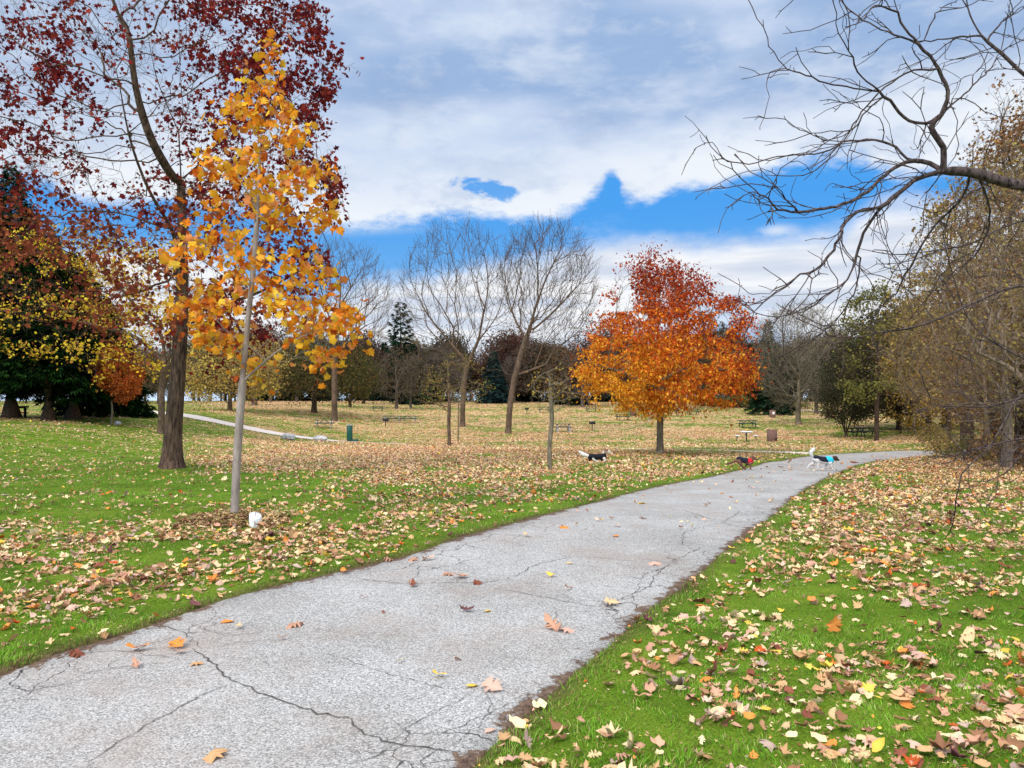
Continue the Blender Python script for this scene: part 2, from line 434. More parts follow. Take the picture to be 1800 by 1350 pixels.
# leaf cover, as a fraction of the ground, by where it lies on the lawn
def vnoise(x, y, sc, seed):
    r = np.random.default_rng(seed); g = r.random((64, 64))
    u = (x / sc) % 64; v = (y / sc) % 64; i = u.astype(int) % 64; j = v.astype(int) % 64
    fu = u - np.floor(u); fv = v - np.floor(v); fu = fu * fu * (3 - 2 * fu); fv = fv * fv * (3 - 2 * fv)
    i1 = (i + 1) % 64; j1 = (j + 1) % 64
    return (g[i, j] * (1 - fu) + g[i1, j] * fu) * (1 - fv) + (g[i, j1] * (1 - fu) + g[i1, j1] * fu) * fv
def cover(x, y, z=None):
    y_ = np.maximum(y, .5)
    if z is None: z = terrain(x, y)
    px = CX + F * x / y_; py = HY + F * (CAMZ - z) / y_
    g = lambda cx, cy, rx, ry, a: a * np.exp(-(((px - cx) / rx) ** 2 + ((py - cy) / ry) ** 2))
    right = px > np.interp(py, [790, 836, 885, 975, 1075, 1188, 1350, 2500], [1640, 1460, 1380, 1260, 1130, 1000, 820, -200])
    c = np.where(right, .56, .20)
    c = c + np.where(right, g(1750, 880, 300, 60, .75) + g(1800, 1250, 500, 200, .08) + g(1600, 960, 300, 60, .12), 0)
    far = smooth(792, 772, py)
    left = g(650, 805, 330, 26, .62) + g(1000, 815, 330, 28, .25) + g(60, 1010, 460, 66, .85) + g(560, 945, 300, 50, .28) + g(900, 880, 320, 42, .22)
    green = smooth(430, 250, px) * smooth(700, 740, py) * smooth(935, 890, py)
    cl = .18 + left; cl = cl * (1 - .72 * green)
    cl = cl * (1 - .8 * np.exp(-(((px - 430) / 170) ** 2 + ((py - 860) / 38) ** 2)))
    c = np.where(right, c, cl)
    cf = .82 - .42 * g(900, 783, 420, 7, 1) - .35 * g(740, 763, 120, 9, 1) - .45 * g(900, 768, 70, 4, 1) - .3 * g(1200, 718, 260, 7, 1) - .32 * g(1500, 765, 130, 20, 1) - .25 * g(1250, 735, 120, 10, 1)
    cf = cf * (1 - .8 * smooth(520, 300, px)) 
    cf = cf * (.38 + .85 * smooth(.3, .62, vnoise(x * .5, y, 4.5, 6)))
    c = c * (1 - far) + cf * far
    n = .55 * vnoise(x, y, 1.1, 3) + .45 * vnoise(x, y, .38, 4); n2 = vnoise(x + 9, y, 5, 5)
    c = c * (.12 + 1.65 * smooth(.28, .68, n)) * (.7 + .6 * n2)
    return np.clip(c, 0, .97)
# terrain sheet
def axis(lo, hi, fine_lo, fine_hi, st, gr=1.09):
    a = list(np.arange(fine_lo, fine_hi, st)); s = st
    b = a[-1]
    while b < hi: s *= gr; b += s; a.append(min(b, hi))
    s = st; b = a[0]; pre = []
    while b > lo: s *= gr; b -= s; pre.append(max(b, lo))
    return np.array(pre[::-1] + a)
gx = axis(-900, 900, -14, 27, .16); gy1 = axis(-120, 48, -1.5, 43, .16)
gy = np.unique(np.r_[gy1, np.arange(48.4, 110, .8), np.arange(110, 200, 1.5), np.linspace(200, 260, 20)])
GX, GY = np.meshgrid(gx, gy); fx, fy = GX.ravel(), GY.ravel()
PD = pathdist(np.c_[fx, fy]); GZ = terrain(fx, fy)
GZ2 = GZ - .07 * smooth(.05, -.11, PD) + .012 * vnoise(fx, fy, .3, 8) * smooth(0, .2, PD)
nx, ny = len(gx), len(gy)
ii = (np.arange(ny - 1)[:, None] * nx + np.arange(nx - 1)[None]).ravel()
quads = np.c_[ii, ii + 1, ii + nx + 1, ii + nx]
edge = np.exp(-(np.maximum(PD, 0) / .10) ** 2) * (.25 + 1.1 * vnoise(fx, fy, .5, 11))
cov = cover(fx, fy, GZ)
lw = smooth(0, 1, np.clip((fx - 14 + (fy - 20) * .1) / 8, 0, 1)) * 0
mt, ntm, p = newmat('lawn', .95, .05); Lk = ntm.links.new
a_ = N(ntm, 'ShaderNodeAttribute', attribute_name='Col'); sp_ = N(ntm, 'ShaderNodeSeparateColor'); Lk(a_.outputs['Color'], sp_.inputs[0])
tcm = N(ntm, 'ShaderNodeTexCoord')
def nz(scale, detail=4, rough=.6, stretch=None):
    n = N(ntm, 'ShaderNodeTexNoise', i_Scale=scale, i_Detail=detail, i_Roughness=rough)
    if stretch:
        mp = N(ntm, 'ShaderNodeMapping'); mp.inputs['Scale'].default_value = stretch; Lk(tcm.outputs['Object'], mp.inputs[0]); Lk(mp.outputs[0], n.inputs['Vector'])
    else: Lk(tcm.outputs['Object'], n.inputs['Vector'])
    return n.outputs['Fac']
def mixc(f, a, b, bt='MIX'):
    n = N(ntm, 'ShaderNodeMix', data_type='RGBA', blend_type=bt)
    for i, v in ((0, f), (6, a), (7, b)):
        if isinstance(v, (int, float)): n.inputs[i].default_value = v
        elif isinstance(v, (tuple, list, np.ndarray)): n.inputs[i].default_value = (*[float(q) for q in v], 1)
        else: Lk(v, n.inputs[i])
    return n.outputs[2]
r1 = ramp(ntm, [(.32, (.065, .125, .010)), (.5, (.118, .198, .016)), (.68, (.175, .245, .026))]); Lk(nz(1.2, 5), r1.inputs[0])
r2 = ramp(ntm, [(.3, (.5, .5, .45)), (.72, (1.35, 1.3, 1.2))]); Lk(nz(60, 3, .7), r2.inputs[0])
gcol = mixc(1., r1.outputs[0], r2.outputs[0], 'MULTIPLY')
# dry flecks between the blades
rl = ramp(ntm, [(.3, lin(150, 112, 78)), (.5, lin(196, 160, 112)), (.7, lin(222, 194, 150))]); Lk(nz(22, 3, .7), rl.inputs[0])
vt = N(ntm, 'ShaderNodeTexVoronoi', i_Scale=7.); Lk(tcm.outputs['Object'], vt.inputs['Vector'])
sv = N(ntm, 'ShaderNodeSeparateColor'); Lk(vt.outputs['Color'], sv.inputs[0])
lt = N(ntm, 'ShaderNodeMath', operation='LESS_THAN'); Lk(sv.outputs[0], lt.inputs[0]); Lk(sp_.outputs[1], lt.inputs[1])
md = N(ntm, 'ShaderNodeMath', operation='MULTIPLY'); Lk(lt.outputs[0], md.inputs[0]); md.inputs[1].default_value = .9
gcol = mixc(md.outputs[0], gcol, rl.outputs[0])
dirt = ramp(ntm, [(.35, lin(58, 42, 34)), (.7, lin(118, 92, 72))]); Lk(nz(30, 6, .7), dirt.inputs[0])
gcol = mixc(sp_.outputs[0], gcol, dirt.outputs[0])
Lk(gcol, p.inputs['Base Color'])
bp = N(ntm, 'ShaderNodeBump', i_Strength=.6, i_Distance=.03); Lk(nz(45, 4, .7), bp.inputs['Height']); Lk(bp.outputs[0], p.inputs['Normal'])
M['lawn'] = mt
me = mesh_np('lawn', np.c_[fx, fy, GZ2], [quads], col=np.c_[np.clip(edge, 0, 1), cov * smooth(14, 45, fy), np.zeros_like(cov)], smooth_=True)
tag(put('lawn', me, mt), 'green park lawn scattered with fallen leaves', 'lawn', kind='structure')
# lake
wm, ntw, pw = newmat('lake_water', .22, .5); tw = N(ntw, 'ShaderNodeTexCoord'); nw = N(ntw, 'ShaderNodeTexNoise', i_Scale=.15, i_Detail=5)
ntw.links.new(tw.outputs['Object'], nw.inputs['Vector']); bw = N(ntw, 'ShaderNodeBump', i_Strength=.25, i_Distance=.5)
ntw.links.new(nw.outputs['Fac'], bw.inputs['Height']); ntw.links.new(bw.outputs[0], pw.inputs['Normal']); pw.inputs['Base Color'].default_value = (.42, .56, .68, 1)
lx = np.array([[-9000, 196, -8.2], [9000, 196, -8.2], [9000, 12000, -8.2], [-9000, 12000, -8.2]])
tag(put('lake', mesh_np('lake', lx, [[[0, 1, 2, 3]]]), wm), 'pale blue lake glimpsed beyond the trees on the ridge', 'lake', kind='structure')
# the asphalt path
NA = 14
us = np.r_[-.004, np.linspace(0, 1, NA - 2), 1.004]
PV = (Lc[:, None] * (1 - us)[None, :, None] + Rc[:, None] * us[None, :, None]).reshape(-1, 2)
PZ = terrain(PV[:, 0], PV[:, 1]) - .008
PZ[0::NA] -= .07; PZ[NA - 1::NA] -= .07
ii = (np.arange(NP_ - 1)[:, None] * NA + np.arange(NA - 1)[None]).ravel()
pq = np.c_[ii, ii + 1, ii + NA + 1, ii + NA][:, ::-1]
am, nta, pa = newmat('worn_asphalt', .9, .2); La = nta.links.new; ntm = nta; Lk = La
tcm = N(nta, 'ShaderNodeTexCoord')
v1 = N(nta, 'ShaderNodeTexVoronoi', i_Scale=135.); La(tcm.outputs['Object'], v1.inputs['Vector'])
s1 = N(nta, 'ShaderNodeSeparateColor'); La(v1.outputs['Color'], s1.inputs[0])
ra = ramp(nta, [(0., lin(112, 110, 106)), (.3, lin(148, 146, 141)), (.62, lin(172, 169, 164)), (1., lin(206, 202, 196))]); La(s1.outputs[0], ra.inputs[0])
rb = ramp(nta, [(.3, (.76, .74, .72)), (.5, (.95, .94, .93)), (.7, (1.08, 1.08, 1.08))]); La(nz(.9, 6, .6), rb.inputs[0])
ac = mixc(1., ra.outputs[0], rb.outputs[0], 'MULTIPLY')
ac = mixc(1., ac, (1., 1., 1.), 'MULTIPLY')
# brown damp stains
rs = ramp(nta, [(.47, (0, 0, 0)), (.70, (.55, .55, .55))]); La(nz(.75, 5, .65), rs.inputs[0])
ac = mixc(rs.outputs[0], ac, lin(150, 132, 118))
# fine crazing, mostly near the edges
wn = N(nta, 'ShaderNodeTexNoise', i_Scale=3., i_Detail=4); La(tcm.outputs['Object'], wn.inputs['Vector'])
wa = N(nta, 'ShaderNodeVectorMath', operation='SCALE'); La(wn.outputs['Color'], wa.inputs[0]); wa.inputs['Scale'].default_value = .35
wb = N(nta, 'ShaderNodeVectorMath', operation='ADD'); La(tcm.outputs['Object'], wb.inputs[0]); La(wa.outputs[0], wb.inputs[1])
v2 = N(nta, 'ShaderNodeTexVoronoi', feature='DISTANCE_TO_EDGE', i_Scale=2.4); La(wb.outputs[0], v2.inputs['Vector'])
ck = ramp(nta, [(0.004, (1, 1, 1)), (.014, (0, 0, 0))]); La(v2.outputs['Distance'], ck.inputs[0])
at2 = N(nta, 'ShaderNodeAttribute', attribute_name='Col'); sa = N(nta, 'ShaderNodeSeparateColor'); La(at2.outputs['Color'], sa.inputs[0])
cm = N(nta, 'ShaderNodeMath', operation='MULTIPLY'); La(ck.outputs[0], cm.inputs[0]); La(sa.outputs[0], cm.inputs[1])
ac = mixc(cm.outputs[0], ac, lin(62, 56, 54))
# soil and crumbs washed over the rim
ea = N(nta, 'ShaderNodeMath', operation='MULTIPLY_ADD'); La(nz(5.5, 6, .7), ea.inputs[0]); ea.inputs[1].default_value = -.62; La(sa.outputs[1], ea.inputs[2])
eb = N(nta, 'ShaderNodeMath', operation='MULTIPLY_ADD'); La(nz(.8, 2, .5), eb.inputs[0]); eb.inputs[1].default_value = -.25; La(ea.outputs[0], eb.inputs[2])
ec = N(nta, 'ShaderNodeMapRange', interpolation_type='SMOOTHSTEP'); La(eb.outputs[0], ec.inputs[0]); ec.inputs[1].default_value = -.405; ec.inputs[2].default_value = -.365; ec.inputs[3].default_value = .95; ec.inputs[4].default_value = 0
dr_ = ramp(nta, [(.35, lin(58, 42, 34)), (.5, lin(104, 80, 64)), (.68, lin(140, 112, 88))]); La(nz(38, 5, .75), dr_.inputs[0])
ac = mixc(ec.outputs[0], ac, dr_.outputs[0])
La(ac, pa.inputs['Base Color'])
ba = N(nta, 'ShaderNodeBump', i_Strength=.35, i_Distance=.004); La(s1.outputs[0], ba.inputs['Height']); La(ba.outputs[0], pa.inputs['Normal'])
dd = -sdf(PV, POLY1)
cmask = np.clip((smooth(.95, .1, dd) * smooth(.25, .55, vnoise(PV[:, 0], PV[:, 1], 1.6, 21)) * 1.2 + .8 * smooth(.55, .8, vnoise(PV[:, 0], PV[:, 1], 2.3, 22))), 0, 1)
crm = noise_mat('crack_fill', lin(44, 40, 38), lin(100, 92, 84), 40, .95, .3)
# long cracks: jagged dark ribbons following the breaks in the surface
CR = [([(338, 1138), (372, 1160), (400, 1186), (425, 1198), (470, 1216), (520, 1232), (580, 1250), (630, 1257), (650, 1280), (690, 1293), (740, 1303), (790, 1312), (832, 1320)], .016),
      ([(140, 1350), (180, 1318), (220, 1295), (290, 1257), (345, 1227), (415, 1200)], .010),
      ([(560, 1145), (620, 1160), (700, 1185), (760, 1201), (830, 1212)], .007),
      ([(700, 1290), (745, 1262), (800, 1236), (836, 1215)], .008), ([(752, 1352), (745, 1330), (790, 1312)], .012), ([(800, 1310), (830, 1282), (872, 1250), (930, 1225), (985, 1197)], .007),
      ([(600, 1352), (660, 1325), (700, 1293)], .007), ([(655, 1283), (690, 1300), (672, 1330)], .006),
      ([(625, 1014), (700, 1024), (800, 1023), (870, 1022), (905, 1014), (960, 990), (1030, 980), (1090, 985), (1140, 990)], .011),
      ([(866, 1032), (960, 1048), (1070, 1064), (1090, 1050), (1135, 1033), (1150, 1010), (1180, 988), (1240, 960)], .010),
      ([(1070, 890), (1140, 892), (1190, 896), (1260, 913), (1320, 918)], .018), ([(760, 957), (830, 940), (880, 930), (960, 912), (1040, 905), (1120, 905)], .009),
      ([(0, 1195), (60, 1206), (110, 1200), (150, 1184), (215, 1172), (300, 1165)], .007), ([(130, 1160), (150, 1182), (175, 1178), (200, 1160), (240, 1150)], .006),
      ([(290, 1098), (330, 1120), (350, 1140)], .008), ([(330, 1090), (380, 1108), (440, 1112), (500, 1100)], .006), ([(350, 1140), (420, 1128), (500, 1120)], .006),
      ([(980, 1065), (978, 1090), (990, 1110)], .006), ([(1200, 960), (1210, 935), (1260, 920), (1300, 895)], .010), ([(1150, 1000), (1200, 1000), (1230, 985)], .008),
      ([(1210, 870), (1280, 866), (1370, 862)], .018), ([(900, 960), (1000, 948), (1120, 952), (1200, 962)], .007), ([(1050, 1070), (1100, 1090), (1120, 1078)], .007)]
rc = np.random.default_rng(5)
cv, cq = [], []; nb_ = len(PV)
for pts, w in CR:
    Wp = np.array([ground(*p)[:2] for p in pts]); Ln = np.linalg.norm(np.diff(Wp, axis=0), axis=1).sum()
    n = max(int(Ln / .035), 6); c = catmull(Wp, n)
    T = np.gradient(c, axis=0); T /= np.linalg.norm(T, axis=1)[:, None] + 1e-9; Nn = np.c_[-T[:, 1], T[:, 0]]
    c = c + Nn * (np.cumsum(rc.normal(0, .006, n)) * .5 + rc.normal(0, .009, n))[:, None]
    hw = w * .30 * (.35 + rc.random(n) * 1.0) * (.3 + .7 * np.minimum(1, np.minimum(np.arange(n), np.arange(n)[::-1]) / 5))
    a, b = c + Nn * hw[:, None], c - Nn * hw[:, None]
    V2 = np.empty((2 * n, 2)); V2[::2] = a; V2[1::2] = b
    cv.append(np.c_[V2, terrain(V2[:, 0], V2[:, 1]) - .008 + .005])
    k = np.arange(n - 1) * 2 + nb_; cq.append(np.c_[k, k + 1, k + 3, k + 2]); nb_ += 2 * n
cv = np.concatenate(cv); cq = np.concatenate(cq)
PVz = np.c_[PV, PZ]
VV = np.vstack([PVz, cv]); cc_ = np.zeros((len(VV), 3)); cc_[:len(PV), 0] = cmask; cc_[:len(PV), 1] = np.clip(dd, 0, 1); cc_[len(PV):, 1] = 1
me = mesh_np('path', VV, [pq, cq], col=cc_, mats=np.r_[np.zeros(len(pq)), np.ones(len(cq))])
tag(put('path', me, [am, crm]), 'cracked grey asphalt path curving away to the right', 'path', kind='structure')
# gravel path
gv = []
for u in np.linspace(-1, 1, 5):
    q = C2 + N2 * (w2 * u)[:, None]; gv.append(np.c_[q, terrain(q[:, 0], q[:, 1]) + .004])
gv = np.array(gv).transpose(1, 0, 2).reshape(-1, 3); ii = (np.arange(299)[:, None] * 5 + np.arange(4)[None]).ravel()
M['gravel'] = noise_mat('pale_gravel', lin(196, 178, 164), lin(232, 218, 204), 14, .95, .3)
tag(put('footpath', mesh_np('footpath', gv, [np.c_[ii, ii + 1, ii + 6, ii + 5][:, ::-1]]), M['gravel']), 'narrow pale gravel footpath winding across the lawn', 'path', kind='structure')
# far path along the ridge and a stretch by the wood
for nm_, pts, hw, zz in (('ridge_path', [(560, 704.9), (700, 705.0), (820, 705.6), (960, 706.3), (1100, 706.6), (1250, 708)], .8, .05), ('woodland_path', [(1370, 720), (1450, 719), (1540, 721.5), (1640, 726)], 1.0, .05)):
    if nm_ == 'ridge_path': c = catmull(np.array([((p[0] - CX) / F * 168, 168 + (p[0] - 560) * .004) for p in pts]), 80)
    else: c = catmull(np.array([((p[0] - CX) / F * (118 - i * 5), 118 - i * 5) for i, p in enumerate(pts)]), 60)
    T = np.gradient(c, axis=0); T /= np.linalg.norm(T, axis=1)[:, None]; Nn = np.c_[-T[:, 1], T[:, 0]] * hw
    a, b = c + Nn, c - Nn; V2 = np.empty((2 * len(c), 2)); V2[::2] = a; V2[1::2] = b
    k = np.arange(len(c) - 1) * 2
    tag(put(nm_, mesh_np(nm_, np.c_[V2, terrain(V2[:, 0], V2[:, 1]) + zz], [np.c_[k, k + 1, k + 3, k + 2]]), M['gravel']), 'thin pale footpath far off ' + ('along the ridge above the lake' if nm_ == 'ridge_path' else 'at the edge of the right hand wood'), 'path', kind='structure')
# ---------------------------------------------------------------- trees
def unit(v): return v / (np.linalg.norm(v, axis=-1, keepdims=True) + 1e-9)
def resample(P, st):
    P = np.asarray(P, float); L_ = np.linalg.norm(np.diff(P, axis=0), axis=1).sum()
    return catmull(P, max(int(round(L_ / st)) + 1, 2)) if len(P) > 2 else P[0] + np.linspace(0, 1, max(int(L_ / st) + 1, 2))[:, None] * (P[1] - P[0])
class Tree:
    def __init__(s, seed): s.ex = .56; s.N = np.zeros((0, 3)); s.par = []; s.r = np.random.default_rng(seed)
    def limb(s, P, st, attach=True):
        Q = resample(P, st)
        if len(s.N) == 0: last = -1
        else:
            last = int(np.argmin(((s.N - Q[0]) ** 2).sum(1))); Q = Q[1:]
        n0 = len(s.N); s.N = np.vstack([s.N, Q])
        for i in range(len(Q)): s.par.append(last if i == 0 else n0 + i - 1)
        return np.arange(n0, len(s.N))
    def grow(s, A, st, infl, kill, trop=(0, 0, .15), maxit=90, jit=.2, first=0):
        A = np.asarray(A, float); Nn = list(s.N); near = np.zeros(len(A), int); dist = np.full(len(A), 1e9)
        base = s.N.copy()
        for c in range(first, len(base), 400):
            B = base[c:c + 400]; D = np.linalg.norm(A[:, None] - B[None], axis=2); j = D.argmin(1); d = D[np.arange(len(A)), j]
            m = d < dist; near[m] = j[m] + c; dist[m] = d[m]
        kids = {}; trop = np.array(trop)
        for it in range(maxit):
            act = dist < infl
            if not act.any(): break
            if it == 0 and not act.any(): break
            idx = near[act]; dr = unit(A[act] - np.array([Nn[i] for i in idx]))
            u, inv = np.unique(idx, return_inverse=True); acc = np.zeros((len(u), 3)); np.add.at(acc, inv, dr)
            acc = unit(unit(acc) + trop + s.r.normal(0, jit, acc.shape))
            new = []
            for k, i in enumerate(u):
                if kids.get(i, 0) >= 3: 
                    continue
                kids[i] = kids.get(i, 0) + 1
                new.append(Nn[i] + st * acc[k]); s.par.append(int(i))
            if not new: break
            new = np.array(new); n0 = len(Nn); Nn.extend(new)
            D = np.linalg.norm(A[:, None] - new[None], axis=2); j = D.argmin(1); d = D[np.arange(len(A)), j]
            m = d < dist; near[m] = j[m] + n0; dist[m] = d[m]
            keep = dist > kill; A, near, dist = A[keep], near[keep], dist[keep]
            if len(A) == 0: break
        s.N = np.array(Nn); s.par = list(s.par)
    def mst(s, A, bf=.5, first=0, maxlen=None):
        """join points into a tree that balances short wood against a direct way to the root"""
        A = np.asarray(A, float); n0 = len(s.N); pl = np.zeros(n0)
        for i in range(1, n0): pl[i] = pl[s.par[i]] + np.linalg.norm(s.N[i] - s.N[s.par[i]]) if s.par[i] >= 0 else 0
        best = np.full(len(A), 1e9); par = np.zeros(len(A), int); pb = np.zeros(len(A)); todo = np.ones(len(A), bool)
        for i in range(first, n0):
            d = np.linalg.norm(A - s.N[i], axis=1); c = d + bf * (d + pl[i]); m = c < best; best[m] = c[m]; par[m] = i; pb[m] = pl[i] + d[m]
        Nn = list(s.N); k = n0; P_ = list(s.par)
        for _ in range(len(A)):
            j = int(np.argmin(np.where(todo, best, 1e9))); todo[j] = False; a = A[j]; Nn.append(a); P_.append(int(par[j]))
            d = np.linalg.norm(A - a, axis=1); c = d + bf * (d + pb[j]); m = todo & (c < best); best[m] = c[m]; par[m] = k; pb[m] = pb[j] + d[m]; k += 1
        s.N = np.array(Nn); s.par = P_
    def relax(s, n0, it=2, w=.35):
        for _ in range(it):
            p = np.array(s.par); acc = np.zeros_like(s.N); cn = np.zeros(len(s.N)); q = np.where(p >= 0)[0]
            np.add.at(acc, p[q], s.N[q]); np.add.at(cn, p[q], 1); acc[q] += s.N[p[q]]; cn[q] += 1
            m = np.arange(len(s.N)) >= n0; hasc = np.zeros(len(s.N), bool); hasc[p[q]] = True; m &= hasc
            s.N[m] = (1 - w) * s.N[m] + w * acc[m] / cn[m][:, None]
    def twigs(s, sel, num, L_, spread=.8, trop=(0, 0, .1), segs=2):
        par = np.array(s.par); sel = np.repeat(sel, num)
        if len(sel) == 0: return sel
        pp = par[sel]; d = unit(s.N[sel] - s.N[np.maximum(pp, 0)])
        d = unit(d + s.r.normal(0, spread, d.shape) + np.array(trop)); L1 = L_ * s.r.uniform(.5, 1.2, len(sel)) / segs
        cur = s.N[sel]; last = sel; ends = None
        for k in range(segs):
            new = cur + d * L1[:, None]; n0 = len(s.N)
            s.N = np.vstack([s.N, new]); s.par.extend(int(v) for v in last)
            last = np.arange(n0, n0 + len(new)); cur = new
            d = unit(d + s.r.normal(0, .22, d.shape) + np.array(trop) * .5)
        return last
    def finish(s, R, rt, flare=1.25, power=None):
        n = len(s.N); par = np.array(s.par); cnt = np.zeros(n); ch = np.zeros(n, int)
        for p in par[par >= 0]: ch[p] += 1
        cnt[ch == 0] = 1
        c = cnt.tolist(); pl = par.tolist()
        # children always come after their parents except for hand-laid limbs, which also do
        for i in range(n - 1, 0, -1):
            if pl[i] >= 0: c[pl[i]] += c[i]
        c = np.array(c); s.cnt = c
        ex = math.log(max(R / rt, 1.5)) / math.log(max(c[0], 2)); s.rad = np.maximum(rt * (1 + .5 * np.minimum(c - 1, 6) / 6), R * (c / c[0]) ** max(ex, s.ex))
        main = np.full(n, -1); best = np.zeros(n)
        for i in range(1, n):
            p = pl[i]
            if p >= 0 and c[i] > best[p]: best[p] = c[i]; main[p] = i
        s.main = main; s.p = par
        hgt = s.N[:, 2] - s.N[0, 2]
        fl = 1 + (flare - 1) * np.exp(-np.maximum(hgt, 0) / (R * 1.6)); s.rad = s.rad * np.where(s.rad > R * .6, fl, 1)
        return s
    def wood(s, name, origin, sides=(8, 5, 3), lim=(.05, .014), rmin=0):
        n = len(s.N); par = s.p; T = np.zeros((n, 3)); q = par >= 0
        T[q] += unit(s.N[q] - s.N[par[q]]); m = s.main >= 0; T[m] += unit(s.N[s.main[m]] - s.N[m]); T = unit(T)
        seg = np.where(q)[0]; p = par[seg]; own = unit(s.N[seg] - s.N[p]); ismain = s.main[p] == seg
        T0 = np.where(ismain[:, None], T[p], own); r0 = np.where(ismain, s.rad[p], np.minimum(s.rad[p], s.rad[seg] * 1.25)); r1 = s.rad[seg]
        ref = np.array([.35, .85, .12]); Vs, Fs, o = [], [], 0
        cls = np.where(r1 > lim[0], 0, np.where(r1 > lim[1], 1, 2))
        for c, k in enumerate(sides):
            w = np.where(cls == c)[0]
            if not len(w): continue
            a = np.arange(k) * 2 * pi / k; ca, sa_ = np.cos(a)[None, :, None], np.sin(a)[None, :, None]
            rings = []
            for (P_, t, r_) in ((s.N[p[w]], T0[w], r0[w]), (s.N[seg[w]], T[seg[w]], r1[w])):
                U = unit(np.cross(t, ref)); Wv = np.cross(t, U)
                rings.append(P_[:, None] + r_[:, None, None] * (U[:, None] * ca + Wv[:, None] * sa_))
            V = np.concatenate(rings, axis=1).reshape(-1, 3)
            b = (np.arange(len(w)) * 2 * k)[:, None]; j = np.arange(k)[None]; j1 = (j + 1) % k
            f = np.stack([b + j, b + j1, b + k + j1, b + k + j], axis=2).reshape(-1, 4) + o
            Vs.append(V); Fs.append(f); o += len(V)
        return mesh_np(name, np.concatenate(Vs) - origin, Fs, smooth_=True)
    def tips(s, maxc=2): return np.where((s.cnt <= maxc) & (s.p >= 0))[0]

# leaf shapes: outline (along, across), the stalk end at the origin
def _mirror(h): return h + [(x, -y) for x, y in h[-2:0:-1]]
OUT = {
 'maple': _mirror([(0, 0), (-.04, .22), (.10, .46), (.2, .28), (.36, .56), (.5, .3), (.62, .42), (.66, .2), (1, 0)]),
 'oak': _mirror([(0, 0), (.15, .06), (.22, .22), (.33, .09), (.42, .36), (.53, .1), (.66, .32), (.73, .1), (.88, .16), (1, 0)]),
 'oval': _mirror([(0, 0), (.15, .16), (.4, .25), (.7, .2), (.9, .08), (1, 0)]),
 'tulip': _mirror([(0, 0), (.02, .3), (.2, .44), (.34, .3), (.62, .5), (.8, .26), (1.0, .04)]),
 'diamond': [(0, 0), (.4, .34), (1, 0), (.4, -.34)],
 'star': _mirror([(0, 0), (.1, .42), (.3, .2), (.5, .5), (.62, .2), (1, 0)]),
 'slim': [(0, 0), (.45, .17), (1, 0), (.45, -.17)]}
def template(kind, curl=.0, fold=.0, seed=0, stem=.3):
    o = np.array(OUT[kind]); r = np.random.default_rng(seed)
    if len(o) <= 4:
        V = np.c_[o, np.zeros(len(o))]; V[:, 2] = curl * ((V[:, 0] - .45) ** 2) * 1.5 + fold * np.abs(V[:, 1])
        return V, np.array([[0, 1, 2], [0, 2, 3]]), np.ones(4)
    c = np.array([[.4, 0.], ]); V = np.vstack([c, o]); n = len(o)
    z = curl * ((V[:, 0] - .4) ** 2 * 1.3) + fold * np.abs(V[:, 1]) + np.r_[0, r.normal(0, .075 * (abs(curl) + .4), n)]
    V = np.c_[V, z]; F_ = [[0, i + 1, (i + 1) % n + 1] for i in range(n)]
    sh = np.r_[1.12, np.where(np.hypot(o[:, 0] - .4, o[:, 1]) > .35, .95, .86)]
    if stem:
        V = np.vstack([V, [[0, .012, V[1, 2]], [0, -.012, V[1, 2]], [-stem, 0, stem * .3]]]); k = len(V)
        F_.append([k - 3, k - 2, k - 1]); sh = np.r_[sh, .6, .6, .5]
    return V, np.array(F_), sh
def scatter(tmps, pos, ax, nrm, size, col, rng):
    """lay leaf shapes at pos; ax = direction from stalk to tip, nrm = upper side"""
    x = unit(ax); y = unit(np.cross(nrm, x)); z = np.cross(x, y)
    pick = rng.integers(0, len(tmps), len(pos)); Vs, Fs, Cs, o = [], [], [], 0
    for t, (TV, TF, sh) in enumerate(tmps):
        w = np.where(pick == t)[0]
        if not len(w): continue
        V = (pos[w, None] + size[w, None, None] * (TV[None, :, 0:1] * x[w, None] + TV[None, :, 1:2] * y[w, None] + TV[None, :, 2:3] * z[w, None])).reshape(-1, 3)
        F_ = (TF[None] + (np.arange(len(w)) * len(TV))[:, None, None]).reshape(-1, 3) + o
        C_ = (col[w, None] * sh[None, :, None]).reshape(-1, 3)
        Vs.append(V); Fs.append(F_); Cs.append(C_); o += len(V)
    return np.concatenate(Vs), np.concatenate(Fs), np.concatenate(Cs)
def palette(rng, n, cols, jit=.12, w=None):
    c = np.array([lin(*k) for k in cols]); i = rng.choice(len(c), n, p=None if w is None else np.array(w) / sum(w))
    v = c[i] * rng.uniform(1 - jit, 1 + jit, (n, 1)) * rng.uniform(1 - jit * .5, 1 + jit * .5, (n, 3))
    return np.clip(v, 0, .92)
def inpoly(px, py, poly):
    ins = np.zeros(len(px), bool); n = len(poly)
    for i in range(n):
        (ax, ay), (bx, by) = poly[i], poly[(i + 1) % n]
        if ay == by: continue
        c = (ay > py) != (by > py); ins ^= c & (px < (bx - ax) * (py - ay) / (by - ay) + ax)
    return ins
